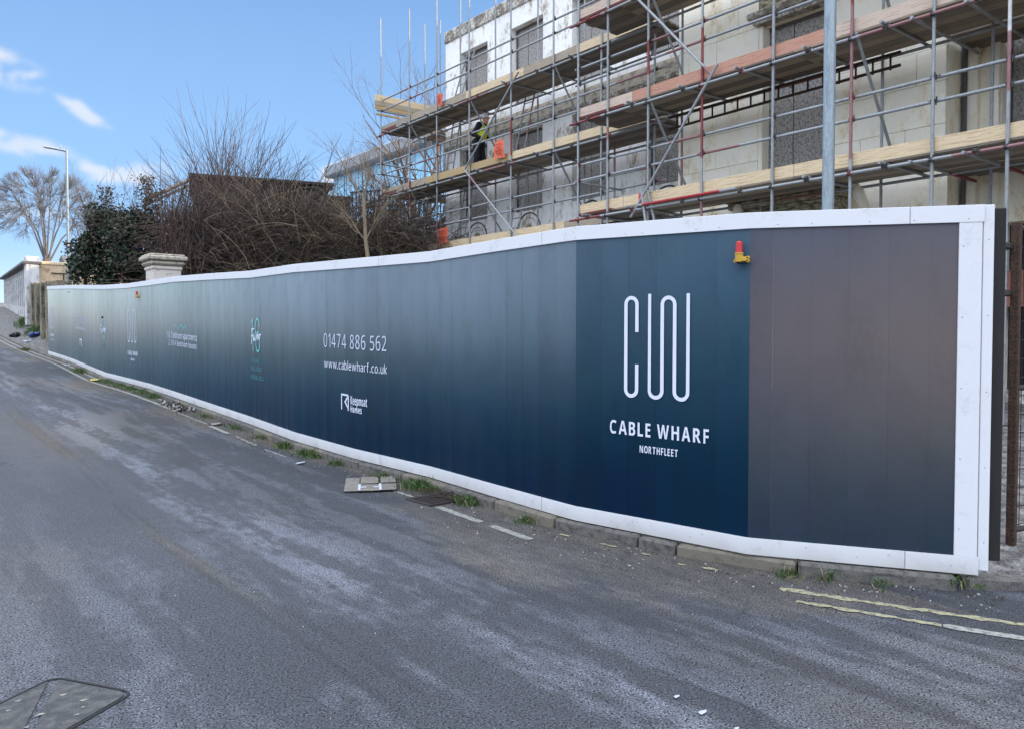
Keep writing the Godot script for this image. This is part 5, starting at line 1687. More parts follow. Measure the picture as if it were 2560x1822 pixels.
func stems(b: MB, org: Vector3, cen: Vector3, spread: Vector3, count: int, ln: Vector2, arch: float, r: float, cols: Array) -> void:   # arching bramble canes
	for k in count:
		var p := cen + Vector3(rng.randfn(0, 0.5) * spread.x, rng.randf() * spread.y, rng.randfn(0, 0.5) * spread.z)
		var az := rng.randf() * TAU
		var el := rng.randf_range(0.25, 1.35)
		var d := Vector3(cos(az) * cos(el), sin(el), sin(az) * cos(el))
		var l := rng.randf_range(ln.x, ln.y)
		var pts := [p]
		var n := 5
		for e in n:
			d = (d + Vector3(rng.randfn(0, 0.12), -arch * (0.6 + rng.randf()), rng.randfn(0, 0.12))).normalized()
			p += d * l / n
			pts.push_back(p)
		for e in pts.size():      # nothing grows through the hoarding or the pier
			var ws: Vector3 = pts[e] + org
			pts[e].x += maxf(0.0, (6.85 + 0.02 * e if -ws.z < 26.0 else hw(-ws.z) + 0.2 + 0.02 * e) - ws.x)
		var rr := r * rng.randf_range(0.5, 1.4)
		b.tube(pts, [rr, rr, rr * 0.9, rr * 0.75, rr * 0.6, rr * 0.3], 3, [cols[rng.randi() % cols.size()]], false)

func leaf_quad(b: MB, p: Vector3, size: float, col: Color, least := -1e9) -> void:
	if p.x < least: return
	var nn := Vector3(rng.randfn(0, 1), rng.randfn(0.4, 1), rng.randfn(0, 1)).normalized()
	var x := nn.cross(Vector3(rng.randfn(0, 1), rng.randfn(0, 1), rng.randfn(0, 1))).normalized() * size
	var y := nn.cross(x.normalized()) * size * 0.75
	var k := b.add(p - x, nn, col)
	b.add(p - y * 0.9 + nn * size * 0.15, nn, col); b.add(p + x, nn, col); b.add(p + y * 0.9 + nn * size * 0.15, nn, col)
	b.face(k, k + 1, k + 2); b.face(k, k + 2, k + 3)

func make_plants() -> void:
	# the distant tree at the top of the road
	rng.seed = 7001
	var o := {"up": 0.10, "wander": 0.11, "taper": 0.62, "kids": 2, "ang": 0.50, "short": 0.70}
	var ft := thing("bare_tree", "large bare winter tree with a round fan of branches, far away at the left edge", "tree", P(74.0, 11.0, 2.3))
	var tb := MB.new()
	tb.tube([Vector3(0, 0, 0), Vector3(0.1, 2.5, 0), Vector3(-0.05, 4.6, 0.1), Vector3(0.0, 5.9, 0)], [0.42, 0.36, 0.32, 0.26], 10, [L(112, 100, 92)], false)
	put("trunk", tb.mesh(mats["bark"]), ft)
	var tw := MB.new()
	var cen := Vector3(0, 9.5, 0)
	var greats := []
	for k in 64:
		var big := k < 9
		var el2 := lerpf(1.45, -0.55, pow((k + 0.5) / 64.0, 0.85)) if not big else lerpf(1.4, 0.0, k / 8.0)
		var az2 := k * 2.39996
		var e := cen + Vector3(cos(az2) * cos(el2), sin(el2), sin(az2) * cos(el2)) * 3.5 * rng.randf_range(0.82, 1.04)
		var s0 := Vector3(rng.randfn(0, 0.1), rng.randf_range(4.4, 6.0), rng.randfn(0, 0.1))
		if not big:                                # the thinner boughs fork from the nearest great limb
			var best := 1e9
			for lm in greats:
				var fo := rng.randf_range(0.2, 0.75)
				var c0: Vector3 = lm[0].lerp(lm[1], fo)
				if c0.distance_to(e) < best:
					best = c0.distance_to(e); s0 = c0
		var lift := Vector3(0, 0.9 + 0.7 * cos(el2), 0)
		var m1 := s0.lerp(e, 0.33) + lift * 0.55
		var m2 := s0.lerp(e, 0.68) + lift * 0.45
		var r := 0.085 if big else rng.randf_range(0.02, 0.04)
		var bt := MB.new() if big else tw
		bt.tube([s0, m1, m2, e], [r, r * 0.75, r * 0.5, r * 0.2], 6, [L(90, 88, 90).lerp(L(124, 120, 118), rng.randf())], false)
		if big: greats.push_back([m1, m2])
		if big: put("limb", bt.mesh(mats["bark"]), ft)
		for q in 20:
			var f := rng.randf_range(0.30, 1.0)
			var bp := m1.lerp(m2, f * 2.0) if f < 0.5 else m2.lerp(e, f * 2.0 - 1.0)
			var dir := ((e - m1).normalized() + (bp - cen).normalized() * 0.5 + Vector3(rng.randfn(0, 0.6), 0.3 + rng.randfn(0, 0.35), rng.randfn(0, 0.6))).normalized()
			var room := clampf(3.9 - bp.distance_to(cen), 0.35, 1.5)
			grow(tw, bp, dir, room * 0.6, 0.016, 2, L(98, 100, 106), L(136, 136, 140), {"up": 0.12, "wander": 0.10, "taper": 0.6, "kids": 2, "ang": 0.34, "short": 0.62})
	put("twigs", tw.mesh(mats["bark"]), ft).set_meta("kind", "stuff")
	var limbs := []
	# the tree behind the left end of the scaffolding
	rng.seed = 7002
	o = {"up": 0.12, "wander": 0.15, "taper": 0.6, "kids": 2, "ang": 0.55, "short": 0.68}
	limbs = []
	for q in [[-0.50, 0.9, 0.2, 3.7], [-0.25, 1.0, -0.2, 4.6], [0.0, 1.0, 0.15, 4.6], [0.3, 1.0, 0.0, 4.2], [-0.75, 0.65, 0.3, 2.9], [0.7, 0.7, -0.1, 3.0], [-0.6, 0.75, -0.5, 3.3], [-0.15, 1.0, 0.5, 4.0], [-0.8, 0.42, 0.2, 2.6]]:
		# camera-right is about +x+z here
		limbs.push_back([limbs.size() % 3 + 1, Vector3(q[0] * 0.78 + q[2] * 0.6, q[1], q[0] * 0.62 - q[2] * 0.8), q[3], 0.12])
	bare_tree("bare tree with reddish brown limbs seen through the left end of the scaffolding", P(27.9, 17.8, 1.4), [Vector3(0, 0, 0), Vector3(0.1, 2.0, 0.0), Vector3(0.0, 3.3, 0.1), Vector3(-0.1, 4.4, 0.1)], 0.30, limbs, 3, L(92, 76, 66), L(122, 102, 88), o)
	# sapling with a pale stem in front of the railings
	rng.seed = 7003
	o = {"up": 0.18, "wander": 0.13, "taper": 0.6, "kids": 2, "ang": 0.5, "short": 0.66}
	bare_tree("slender bare sapling with a pale bent stem left of the scaffolding", P(18.9, 10.2, 1.3), [Vector3(0.25, 0, 0.2), Vector3(0.12, 1.5, 0.1), Vector3(-0.02, 3.0, -0.02), Vector3(-0.06, 4.1, -0.05)], 0.075,
		[[3, Vector3(-0.5, 1, -0.45), 1.3, 0.03], [3, Vector3(0.10, 1, 0.1), 1.0, 0.026], [2, Vector3(-0.6, 0.9, -0.5), 1.2, 0.025], [2, Vector3(0.35, 1, 0.35), 1.3, 0.025], [3, Vector3(-0.22, 1, 0.1), 1.0, 0.022]], 2, L(124, 110, 92), L(152, 136, 112), o, "sapling", "tree")
	# tall spray of bare shoots above the shed
	rng.seed = 7004
	var t := thing("bare_bush", "tall bush of long bare shoots fanning up above the dark shed", "bush", P(26.3, 9.0, 5.3))
	var b := MB.new()
	for k in 84:
		var side := rng.randfn(0, 0.55)
		var d := Vector3(side * 0.78 + rng.randfn(0, 0.25), 1.0, side * 0.62 + rng.randfn(0, 0.25)).normalized()
		var l := rng.randf_range(2.0, 4.3) * (1.0 - 0.14 * absf(side))
		var p := Vector3(rng.randfn(0, 0.8) * 0.78, rng.randf_range(-0.6, 0.3), rng.randfn(0, 0.8) * 0.62)
		grow(b, p, d, l * 0.55, 0.018, 2, L(82, 68, 66), L(118, 98, 86), {"up": 0.05, "wander": 0.10, "taper": 0.6, "kids": 2, "ang": 0.42, "short": 0.62})
	put("shoots", b.mesh(mats["bark"]), t).set_meta("kind", "stuff")
	b = MB.new()
	for k in 8:
		var q := Vector3(rng.randfn(0, 0.6), -4.0, rng.randfn(0, 0.5))
		b.tube([q, q * 0.5 + Vector3(0, 1.8, 0), Vector3(q.x * 0.7, 0.1, q.z * 0.7)], [0.06, 0.05, 0.03], 6, [L(96, 80, 68)], false)
	put("stem", b.mesh(mats["bark"]), t)
	# thickets of bramble
	var browns := [L(68, 53, 48), L(84, 65, 56), L(98, 78, 66), L(48, 42, 42), L(106, 90, 76), L(70, 58, 56)]
	var tans := [L(98, 84, 68), L(72, 61, 54), L(60, 52, 48), L(128, 112, 90), L(50, 44, 42)]
	var spec := [
		["dense brown bramble thicket right of the stone pier, in front of the dark shed", P(24.2, 7.9, 1.3), Vector3(1.8, 3.9, 1.8), 4600, browns, 7005],
		["tangled brown bramble thicket with lit tan canes in front of the middle of the shed", P(22.2, 9.3, 1.4), Vector3(1.9, 3.8, 1.9), 4800, tans, 7006],
		["thin bramble thicket with pale bare canes at the right end of the shed", P(20.6, 11.4, 1.4), Vector3(1.6, 3.4, 1.6), 3600, tans, 7007],
		["purplish brown thorn thicket just left of the dark shed, behind the pier", P(26.2, 8.6, 1.4), Vector3(1.0, 3.8, 1.0), 2200, [L(84, 66, 66), L(70, 56, 58), L(104, 82, 76)], 7008],
		["low dark scrub behind the foot of the left scaffolding", P(24.5, 14.5, 1.8), Vector3(2.2, 2.6, 2.2), 3000, browns, 7009]]
	for q in spec:
		rng.seed = q[5]
		t = thing("bramble_thicket", q[0], "brambles", q[1], "bramble thickets behind the hoarding")
		b = MB.new()
		stems(b, q[1], Vector3.ZERO, q[2], q[3], Vector2(0.8, 2.6), 0.16, 0.009, q[4])
		for k in 900:
			leaf_quad(b, Vector3(rng.randfn(0, 0.55) * q[2].x, rng.randf() * q[2].y * 0.9, rng.randfn(0, 0.55) * q[2].z), rng.randf_range(0.02, 0.05), q[4][k % 3])
		put("canes", b.mesh(mats["bark"]), t).set_meta("kind", "stuff")
		b = MB.new()
		for k in 9:
			var p := Vector3(absf(rng.randfn(0, 0.5)) * q[2].x + 0.4, 0, rng.randfn(0, 0.6) * q[2].z)
			var d := Vector3(rng.randfn(0, 0.35), 1, rng.randfn(0, 0.35)).normalized()
			b.tube([p, p + d * 1.4, p + d * 2.6 + Vector3(rng.randfn(0, 0.3), 0.2, 0), p + d * 3.6 + Vector3(rng.randfn(0, 0.4), 0.2, rng.randfn(0, 0.3))], [0.026, 0.021, 0.015, 0.006], 6, [q[4][0].lerp(L(140, 122, 96), rng.randf())], false)
		put("stem", b.mesh(mats["bark"]), t)
	# the dark evergreen mass
	rng.seed = 7010
	t = thing("evergreen_bush", "big dark green ivy covered bush beside the tall lamp post, left of the stone pier", "bush", P(29.6, 6.7, 1.2))
	b = MB.new()
	var clumps := []
	for k in 105:
		var h := rng.randf()
		var wide := 2.4 * sqrt(maxf(0.08, 1.0 - pow((h - 0.28) / 0.80, 2)))
		var sd := rng.randf_range(-1, 1) * wide + 0.35 * (h - 0.4)
		clumps.push_back([Vector3(sd * 0.78 + rng.randfn(0, 0.5), 0.4 + h * 4.3, sd * 0.62 + rng.randfn(0, 0.5)), rng.randf_range(0.35, 0.7)])
	for k in 33000:
		var c: Array = clumps[rng.randi() % clumps.size()]
		var d: Vector3 = Vector3(rng.randfn(0, 1), rng.randfn(0, 1), rng.randfn(0, 1)).normalized() * c[1] * pow(rng.randf(), 0.4)
		var g := rng.randf()
		var col := L(24, 36, 26).lerp(L(48, 64, 42), g)
		if rng.randf() < 0.10: col = L(92, 78, 62)
		leaf_quad(b, c[0] + d, rng.randf_range(0.04, 0.08), col, 5.15 - 6.7)
	put("leaves", b.mesh(mats["leaf"]), t).set_meta("kind", "stuff")
	b = MB.new()
	for k in 46:
		var sd := rng.randfn(0, 0.8)
		var p := Vector3(sd * 0.78, rng.randf_range(2.6, 4.2), sd * 0.62)
		grow(b, p, Vector3(rng.randfn(0, 0.3), 1, rng.randfn(0, 0.3)).normalized(), rng.randf_range(0.8, 1.4), 0.016, 2, L(86, 70, 62), L(120, 100, 84), {"up": 0.05, "wander": 0.14, "taper": 0.6, "kids": 2, "ang": 0.5, "short": 0.65})
	put("bare_shoots", b.mesh(mats["bark"]), t).set_meta("kind", "stuff")
	b = MB.new()
	for q in [[-0.55, 5.7, 900], [0.85, 6.05, 1300], [1.25, 5.6, 700]]:
		for k in q[2]:
			var h := rng.randf()
			var sd: float = q[0] + rng.randfn(0, 0.17) * (1.25 - h)
			leaf_quad(b, Vector3(sd * 0.78 + rng.randfn(0, 0.15), lerpf(4.0, q[1], h), sd * 0.62 + rng.randfn(0, 0.15)), rng.randf_range(0.025, 0.05), L(70, 66, 48).lerp(L(104, 84, 68), rng.randf()))
	put("spire_leaves", b.mesh(mats["leaf"]), t).set_meta("kind", "stuff")
	b = MB.new()
	for k in 7:
		var sd := rng.randfn(0, 0.7)
		b.tube([Vector3(sd * 0.5, 0, sd * 0.4), Vector3(sd * 0.7, 2.2, sd * 0.55), Vector3(sd * 0.78 + rng.randfn(0, 0.3), 4.6, sd * 0.62)], [0.08, 0.06, 0.02], 6, [L(80, 66, 56)], false)
	put("trunk", b.mesh(mats["bark"]), t)
	# a low green shrub spilling over the wall left of it
	rng.seed = 7011
	t = thing("ivy_shrub", "pale green ivy shrub spilling over the wall in front of the beige end wall", "bush", P(34.5, 6.2, 1.6))
	b = MB.new()
	for k in 5200:
		var sd := rng.randfn(0, 0.75)
		leaf_quad(b, Vector3(sd * 0.78 + rng.randfn(0, 0.4), absf(rng.randfn(0, 1.2)) + 0.2, sd * 0.62 + rng.randfn(0, 0.4)), rng.randf_range(0.03, 0.06), L(52, 66, 44).lerp(L(100, 110, 84), rng.randf()), -0.55)
	put("leaves", b.mesh(mats["leaf"]), t).set_meta("kind", "stuff")

# ------------------------------------------------------------------ things in the background
func obox(parent: Node3D, called: String, mt: String, basis: Basis, p: Vector3, size: Vector3, bevel := 0.0) -> MeshInstance3D:
	var b := MB.new()
	b.box(Transform3D(basis, p), size, Color.WHITE, bevel)
	return put(called, b.mesh(mats[mt]), parent)

func make_background() -> void:
	# tall stone gate pier
	var t := thing("gate_pier", "tall weathered stone gate pier with a moulded cap, rising behind the hoarding", "gate pier", P(22.6, 6.1, 0.72))
	for k in 4:
		for e in 2:
			obox(t, "stone", "pier_stone", Basis(), Vector3(0.0, 0.35 + k * 0.72, (-0.18 if e == 0 else 0.178)), Vector3(0.71, 0.712, 0.352), 0.012)
	obox(t, "neck", "pier_stone", Basis(), Vector3(0, 2.88, 0), Vector3(0.77, 0.10, 0.77), 0.02)
	obox(t, "cap", "pier_cap", Basis(), Vector3(0, 3.00, 0), Vector3(0.89, 0.12, 0.89), 0.045)
	obox(t, "cap", "pier_cap", Basis(), Vector3(0, 3.13, 0), Vector3(1.0, 0.12, 1.0), 0.03)
	obox(t, "cap", "pier_cap", Basis(), Vector3(0, 3.215, 0), Vector3(0.88, 0.05, 0.88), 0.02)
	t = thing("boundary_wall", "low stone boundary wall with a sloping top running back from the gate pier", "wall", P(24.6, 6.1, 0.85))
	var b := MB.new()
	b.quad(P(1.6, -0.2, 0) , P(-1.3, -0.2, 0), P(-1.3, -0.2, 2.25), P(1.6, -0.2, 1.95))
	b.quad(P(1.6, -0.2, 1.95), P(-1.3, -0.2, 2.25), P(-1.3, 0.2, 2.25), P(1.6, 0.2, 1.95))
	b.quad(P(-1.3, 0.2, 0), P(1.6, 0.2, 0), P(1.6, 0.2, 1.95), P(-1.3, 0.2, 2.25))
	b.quad(P(1.6, 0.2, 0), P(1.6, -0.2, 0), P(1.6, -0.2, 1.95), P(1.6, 0.2, 1.95))
	put("masonry", b.mesh(mats["pier_stone"]), t)
	t = thing("corrugated_sheet", "pale corrugated roofing sheet whose edge shows above the far end of the hoarding", "roofing sheet", P(31.0, 6.1, 1.4))
	b = MB.new()
	for k in 26:
		var z := k * 0.08
		b.quad(P(-1.0 + z, 0.0, 2.02 + (0.02 if k % 2 else 0.0)), P(-0.92 + z, 0.0, 2.02 + (0.0 if k % 2 else 0.02)), P(-0.92 + z, 0.9, 2.12 + (0.0 if k % 2 else 0.02)), P(-1.0 + z, 0.9, 2.12 + (0.02 if k % 2 else 0.0)))
	put("sheet", b.mesh(mats["panel_back"]), t)
	b = MB.new()
	for q in [-0.9, 0.9]:
		b.box(at3(P(q, 0.1, 1.0)), Vector3(0.06, 2.0, 0.06)); b.box(at3(P(q, 0.85, 1.05)), Vector3(0.06, 2.1, 0.06))
	put("post", b.mesh(mats["old_timber"]), t)
	# dark shed
	var A := P(28.8, 8.8, 0.0)
	var B := P(27.2, 14.0, 0.0)
	var d := (B - A).normalized()
	var back := Vector3(-d.z, 0, d.x)
	if back.x < 0: back = -back
	var bs := Basis(d, Vector3.UP, -back)
	var ln := (B - A).length()
	t = thing("dark_shed", "dark flat roofed corrugated shed half hidden by the brambles", "shed", A + Vector3(0, 1.6, 0))
	var n := 40
	for k in n:                                              # upright cladding sheets
		var q := (k + 0.5) * ln / n
		var hgt := 5.72 if q < ln * 0.86 else 5.3
		obox(t, "cladding_sheet", "dark_cladding", bs, d * q + Vector3(0, hgt * 0.5, 0) - back * (0.012 if k % 2 else 0.0), Vector3(ln / n - 0.012, hgt, 0.06))
	obox(t, "roof", "dark_cladding", bs, d * ln * 0.43 + Vector3(0, 5.80, 0) + back * 2.0, Vector3(ln * 0.86 + 0.3, 0.12, 4.4), 0.02)
	obox(t, "roof", "dark_cladding", bs, d * ln * 0.93 + Vector3(0, 5.36, 0) + back * 2.0, Vector3(ln * 0.14 + 0.2, 0.10, 4.3), 0.02)
	obox(t, "fascia", "dark_cladding", bs, d * ln * 0.43 + Vector3(0, 5.66, 0) - back * 0.09, Vector3(ln * 0.86 + 0.2, 0.12, 0.03))
	obox(t, "side_wall", "dark_cladding", bs, d * (ln - 0.05) + Vector3(0, 2.65, 0) + back * 2.0, Vector3(0.08, 5.3, 3.9))
	obox(t, "side_wall", "dark_cladding", bs, d * 0.05 + Vector3(0, 2.8, 0) + back * 2.0, Vector3(0.08, 5.6, 3.9))
	obox(t, "back_wall", "dark_cladding", bs, d * ln * 0.5 + Vector3(0, 2.6, 0) + back * 3.95, Vector3(ln, 5.2, 0.08))
	# lean-to slope at its left
	var lt := MB.new()
	var e0 := -d * 1.55 + Vector3(0, 4.85, 0)
	lt.tube([e0, Vector3(0, 5.72, 0)], [0.07, 0.07], 6)
	lt.tube([e0 + back * 0.1 - Vector3(0, 0.14, 0), Vector3(0, 5.55, 0) + back * 0.1], [0.05, 0.05], 6)
	put("sloping_beam", lt.mesh(mats["old_timber"]), t)
	# railings
	var f := thing("railing_fence", "tall dark upright railings left of the shed, seen against the sky through scrub", "fence", A + Vector3(0, 1.6, 0))
	for k in 17:
		var q := -0.15 - k * 0.092
		obox(f, "bar", "railing", bs, d * q + Vector3(0, 2.2 + 0.0 * k, 0) - back * 0.25, Vector3(0.03, 4.4 + 0.52 * (q + 1.6) * 0.6, 0.03))
	for y in [1.0, 3.4]:
		obox(f, "rail", "railing", bs, -d * 0.9 + Vector3(0, y, 0) - back * 0.28, Vector3(1.7, 0.05, 0.03))
	f = thing("railing_fence", "dark upright railings between the shed and the scaffolding, in front of the blue building", "fence", B + Vector3(0, 1.6, 0))
	var rd := (P(25.5, 15.0, 0) - P(27.2, 14.0, 0)).normalized()
	var rb := Basis(rd, Vector3.UP, rd.cross(Vector3.UP))
	for k in 22:
		obox(f, "bar", "railing", rb, rd * (0.1 + k * 0.155) + Vector3(0, 5.0, 0), Vector3(0.03, 1.25, 0.03))
	for y in [4.42, 5.0, 5.58]:
		obox(f, "rail", "railing", rb, rd * 1.75 + Vector3(0, y, 0), Vector3(3.5, 0.045, 0.04))
	obox(f, "base_wall", "dark_cladding", rb, rd * 1.75 + Vector3(0, 2.18, 0.0), Vector3(3.6, 4.36, 0.3))
	# blue building
	t = thing("blue_building", "light blue clad building with a pale sloping roof edge beyond the railings", "building", P(48.0, 25.0, 2.0))
	obox(t, "wall", "blue_cladding", Basis(), P(-8.0, 6.0, 5.4), Vector3(12.0, 10.8, 22.0))
	for k in 21:
		obox(t, "cladding_joint", "grey_roof", Basis(), P(2.4 - k * 1.0, -0.012, 5.4), Vector3(0.02, 10.7, 0.05))
	obox(t, "roof", "grey_roof", Basis(), P(-8.0, 5.8, 11.2), Vector3(12.8, 0.8, 22.6), 0.1)
	# low white building up the road
	var C := P(48.5, 6.5, 2.5)
	t = thing("white_building", "long low white derelict building with tall window openings and pilasters up the road", "building", C)
	var u := Vector3(0.080, 0.0430, -0.9968).normalized()
	var inward := Vector3(0.9968, 0, 0.080)
	var ub := Basis(inward, u.cross(inward) * -1.0, -u)
	ub = Basis(inward, Vector3.UP, -u)                        # sheared with the hill, as the building steps up it
	var bay := 2.35
	for k in 18:
		var o := u * (k * bay)
		obox(t, "pilaster", "far_white", ub, o + u * 0.3 + Vector3(0, 1.55, 0) + inward * 0.05, Vector3(0.16, 3.1, 0.60), 0.01)
		obox(t, "wall_below", "far_white", ub, o + u * (0.3 + bay * 0.5) + Vector3(0, 0.45, 0) + inward * 0.1, Vector3(0.2, 0.9, bay - 0.56))
		obox(t, "wall_above", "far_white", ub, o + u * (0.3 + bay * 0.5) + Vector3(0, 2.85, 0) + inward * 0.1, Vector3(0.2, 0.5, bay - 0.56))
		var win := obox(t, "window", "window_dark", ub, o + u * (0.3 + bay * 0.5) + Vector3(0, 1.75, 0) + inward * 0.02, Vector3(0.06, 1.72, bay - 0.56))
		for e in 2:
			obox(win, "mullion", "far_white", ub, o + u * (0.3 + bay * (0.36 + 0.28 * e)) + Vector3(0, 1.75, 0) + inward * 0.01, Vector3(0.06, 1.72, 0.09))
	obox(t, "coping", "slate", ub, u * (9.0 * bay) + Vector3(0, 3.22, 0) + inward * 0.05, Vector3(0.9, 0.16, 18 * bay + 0.5), 0.03)
	obox(t, "corner_pier", "far_white", Basis(), Vector3(0.05, 1.75, -0.1), Vector3(0.62, 3.6, 0.62), 0.03)
	obox(t, "end_wall", "far_beige", Basis(), Vector3(5.0, 1.55, -0.4), Vector3(9.4, 3.3, 0.3))
	obox(t, "end_coping", "new_timber", Basis(), Vector3(5.0, 3.27, -0.4), Vector3(9.4, 0.16, 0.42), 0.02)
	b = MB.new()
	for q in [[0.55, 0.9, 1.55, 0.9], [0.55, 0.9, 0.55, 2.1], [1.55, 0.9, 1.55, 2.75], [0.35, 2.1, 1.55, 2.1], [0.95, 2.75, 1.9, 2.75]]:
		b.tube([Vector3(q[0], q[1], -0.2), Vector3(q[2], q[3], -0.2)], [0.028], 6)
	put("pipe_frame", b.mesh(mats["railing"]), t)
	# weathered concrete wall between it and the hoarding
	t = thing("concrete_wall", "weathered grey green concrete wall between the white building and the hoarding's far end", "wall", P(48.2, 6.5, 2.45))
	b = MB.new()
	var f0 := Vector3.ZERO
	var f1 := P(33.6, 5.35, 1.15) - t.position
	var th := Vector3(0.25, 0, 0.02)
	b.quad(f0, f1, f1 + Vector3(0, 2.75, 0), f0 + Vector3(0, 2.15, 0))
	b.quad(f0 + Vector3(0, 2.15, 0), f1 + Vector3(0, 2.75, 0), f1 + th + Vector3(0, 2.75, 0), f0 + th + Vector3(0, 2.15, 0))
	b.quad(f1 + th, f0 + th, f0 + th + Vector3(0, 2.15, 0), f1 + th + Vector3(0, 2.75, 0))
	b.quad(f1, f1 + th, f1 + th + Vector3(0, 2.75, 0), f1 + Vector3(0, 2.75, 0))
	put("masonry", b.mesh(mats["concrete_wall"]), t)
	for k in 4:
		var p := f0.lerp(f1, 0.12 + 0.22 * k)
		obox(t, "buttress", "concrete_wall", Basis(), p + Vector3(-0.06, 1.1 + 0.06 * k, 0), Vector3(0.2, 2.3 + 0.12 * k, 0.45), 0.02)
	# brick house end far beyond
	t = thing("brick_house", "far brick house at the left edge beyond the white building", "house", P(100.0, 16.5, 3.6))
	obox(t, "wall", "brick_grime", Basis(), Vector3(4, 2.6, 0), Vector3(8, 5.2, 9))
	b = MB.new()
	b.quad(Vector3(-0.2, 5.2, 4.6), Vector3(8.2, 5.2, 4.6), Vector3(8.2, 7.4, 0), Vector3(-0.2, 7.4, 0))
	b.quad(Vector3(8.2, 5.2, -4.6), Vector3(-0.2, 5.2, -4.6), Vector3(-0.2, 7.4, 0), Vector3(8.2, 7.4, 0))
	b.tri(Vector3(-0.2, 5.2, -4.6), Vector3(-0.2, 5.2, 4.6), Vector3(-0.2, 7.4, 0))
	put("roof", b.mesh(mats["slate"]), t)
	# street lamp up the road
	t = thing("street_lamp", "tall slim grey street lamp with a flat arm and lantern, standing by the evergreen bush", "street lamp", P(37.6, 6.4, 1.5))
	b = MB.new()
	b.tube([Vector3(0, 0, 0), Vector3(0, 1.2, 0), Vector3(0, 1.25, 0), Vector3(0, 8.05, 0)], [0.085, 0.085, 0.062, 0.05], 10)
	put("column", b.mesh(mats["lamp_column"]), t)
	var armd := Vector3(-0.80, 0.16, -0.60).normalized()
	b = MB.new()
	b.tube([Vector3(0, 7.98, 0), armd * 0.10 + Vector3(0, 8.02, 0), armd * 0.35 + Vector3(0, 8.02, 0)], [0.055, 0.05, 0.04], 8)
	put("arm", b.mesh(mats["lamp_column"]), t)
	obox(t, "lantern", "lamp_grey", Basis.looking_at(armd, Vector3.UP), armd * 0.62 + Vector3(0, 8.03, 0), Vector3(0.22, 0.07, 0.62), 0.025)
	obox(t, "photocell", "lamp_grey", Basis(), armd * 0.25 + Vector3(0, 8.15, 0), Vector3(0.06, 0.12, 0.06), 0.015)
	# big lamp column behind the hoarding
	t = thing("lamp_column", "thick smooth grey steel column rising right behind the hoarding in front of the right wing", "lamp post", P(5.25, 9.12, 0.2))
	b = MB.new()
	b.tube([Vector3(0, 0, 0), Vector3(0, 1.6, 0), Vector3(0, 1.66, 0), Vector3(0, 9.6, 0)], [0.095, 0.095, 0.071, 0.069], 20)
	put("shaft", b.mesh(mats["lamp_column"]), t)
	b = MB.new()
	b.tube([Vector3(0, 9.6, 0), Vector3(-0.2, 9.75, 0), Vector3(-1.1, 9.85, 0)], [0.05, 0.04, 0.035], 8)
	put("arm", b.mesh(mats["lamp_column"]), t)
	obox(t, "lantern", "lamp_grey", Basis(), Vector3(-1.4, 9.86, 0), Vector3(0.6, 0.09, 0.24), 0.03)
	# rusty gate post and mesh gate at the right edge
	t = thing("gate", "rusty steel gate frame with wire mesh beside the end of the hoarding", "gate", P(2.34, 6.71, 0.10))
	b = MB.new()
	b.box(at3(Vector3(0, 1.24, 0)), Vector3(0.06, 2.48, 0.06), Color.WHITE, 0.006)
	put("post", b.mesh(mats["rust"]), t)
	b = MB.new()
	b.box(at3(Vector3(1.6, 2.42, 0.28)), Vector3(0.045, 0.05, 0.05), Color.WHITE, 0.004)
	var gd := Vector3(0.985, 0, 0.17)
	for y in [2.44, 1.24, 0.16]:
		b = MB.new()
		b.tube([gd * 0.03 + Vector3(0, y, 0), gd * 3.2 + Vector3(0, y, 0)], [0.022], 8)
		put("rail", b.mesh(mats["coupler"]), t)
	for k in 17:
		b = MB.new()
		b.tube([gd * 0.03 + Vector3(0, 0.2 + k * 0.14, 0), gd * 3.2 + Vector3(0, 0.2 + k * 0.14, 0)], [0.0035], 5)
		put("wire", b.mesh(mats["iron_dark"]), t)
	for k in 30:
		b = MB.new()
		b.tube([gd * (0.1 + k * 0.1) + Vector3(0, 0.18, 0), gd * (0.1 + k * 0.1) + Vector3(0, 2.42, 0)], [0.003], 5)
		put("wire", b.mesh(mats["iron_dark"]), t)
	for y in [2.30, 1.95]:
		b = MB.new()
		b.box(at3(Vector3(-0.09, y, -0.04)), Vector3(0.16, 0.05, 0.05), Color.WHITE, 0.01)
		b.tube([Vector3(-0.15, y - 0.05, -0.04), Vector3(-0.15, y + 0.05, -0.04)], [0.02], 8)
		put("hinge", b.mesh(mats["coupler"]), t)
	# rubbish on the verge beyond the hoarding
	for q in [["bag", "black bin bag slumped on the verge up the road", P(45.8, 5.5, 0), Vector3(0.75, 0.42, 0.5), "bag_black", 1], ["bag", "blue plastic sack lying on the verge by the far end of the hoarding", P(42.0, 5.75, 0), Vector3(0.95, 0.40, 0.55), "bag_blue", 2], ["bag", "second black bag, partly hidden by the hoarding's far end", P(41.4, 6.05, 0), Vector3(0.5, 0.42, 0.4), "bag_black", 3], ["bag", "flat white plastic sheet lying in front of the blue sack", P(41.2, 5.35, 0), Vector3(0.9, 0.14, 0.5), "bag_white", 4]]:
		rng.seed = 900 + q[5]
		var bones := []
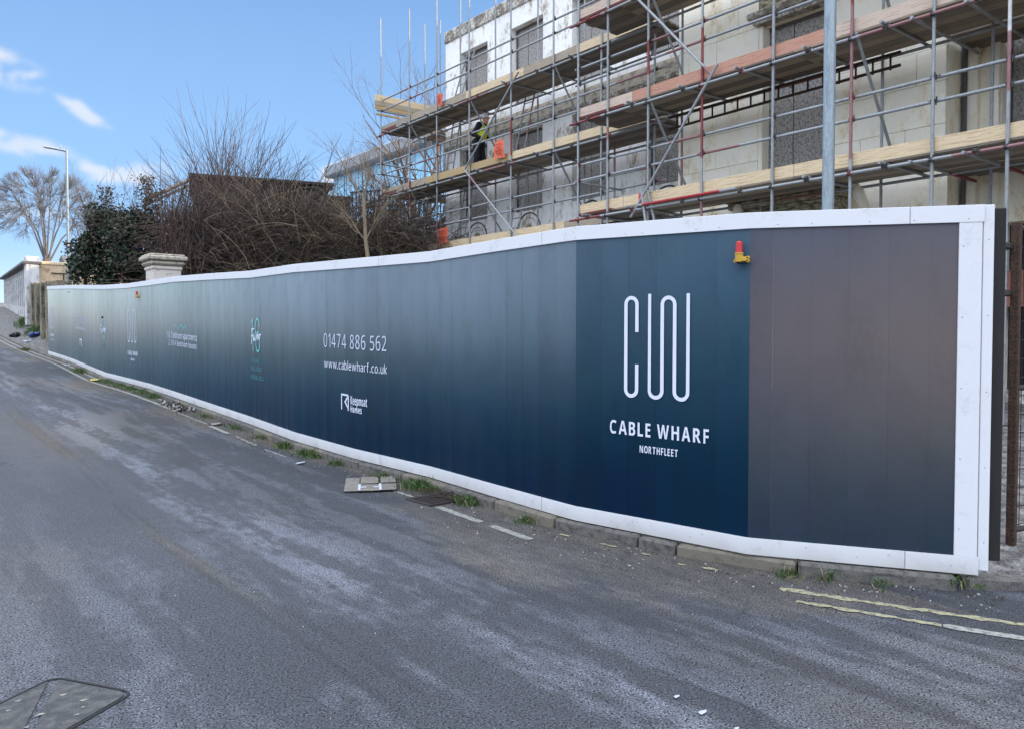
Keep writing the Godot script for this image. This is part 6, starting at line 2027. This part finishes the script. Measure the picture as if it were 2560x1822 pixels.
		for k in 5:
			var r: float = q[3].y * rng.randf_range(0.22, 0.36)
			var c := Vector3(clampf(rng.randfn(0, 0.15), -0.2, 0.2) * q[3].x, r * 0.6, (k - 2) * 0.24 * q[3].x)
			bones.push_back([c, c + Vector3(rng.randfn(0, 0.1) * q[3].x, rng.randf() * 0.08, 0.2 * q[3].x), r, r * 0.7])
		var m := put("rubbish_bag", skin(bones, 0.035, 0.07).mesh(mats[q[4]]), null, q[2] + Vector3(0, site_y(-q[2].z, q[2].x) + 0.0, 0))
		tag(m, q[1], q[0], "rubbish on the verge")

func _ready() -> void:
	build_arc()
	# camera
	var cam := Camera3D.new()
	cam.name = "camera"
	cam.fov = 2.0 * rad_to_deg(atan(911.0 / 2000.0))
	cam.near = 0.05
	cam.far = 1500.0
	add_child(cam)
	cam.position = Vector3(0, EYE, 0)
	cam.rotation = Vector3(-atan(61.0 / 2000.0), -atan(1597.0 / 2000.0), 0)
	cam.current = true
	# sky, exposure
	var we := WorldEnvironment.new()
	we.name = "world_environment"
	var env := Environment.new()
	env.background_mode = Environment.BG_SKY
	var sky := Sky.new()
	var pm := PanoramaSkyMaterial.new()
	pm.panorama = sky_texture()
	sky.sky_material = pm
	env.sky = sky
	env.tonemap_mode = Environment.TONE_MAPPER_LINEAR
	env.tonemap_exposure = 1.92
	env.sdfgi_enabled = true
	env.ssao_enabled = true
	env.ssil_enabled = true
	we.environment = env
	add_child(we)
	# the sun stands low to the right, behind the building
	var sun := DirectionalLight3D.new()
	sun.name = "sun"
	sun.light_energy = 0.85
	sun.light_color = Color(1.0, 0.92, 0.80)
	sun.light_angular_distance = 0.5
	sun.shadow_enabled = true
	var el := deg_to_rad(18.0)
	var toward := Vector3(0.715 * cos(el), sin(el), 0.699 * cos(el))
	sun.transform = Transform3D(Basis.looking_at(-toward, Vector3.UP), Vector3(0, 40, 0))
	add_child(sun)
	make_materials()
	rng.seed = 12
	make_road()
	make_ground()
	make_building()
	make_background()
	make_hoarding()
	make_scaffolds()
	make_plants()
	make_beacons()
	make_person()
	make_details()
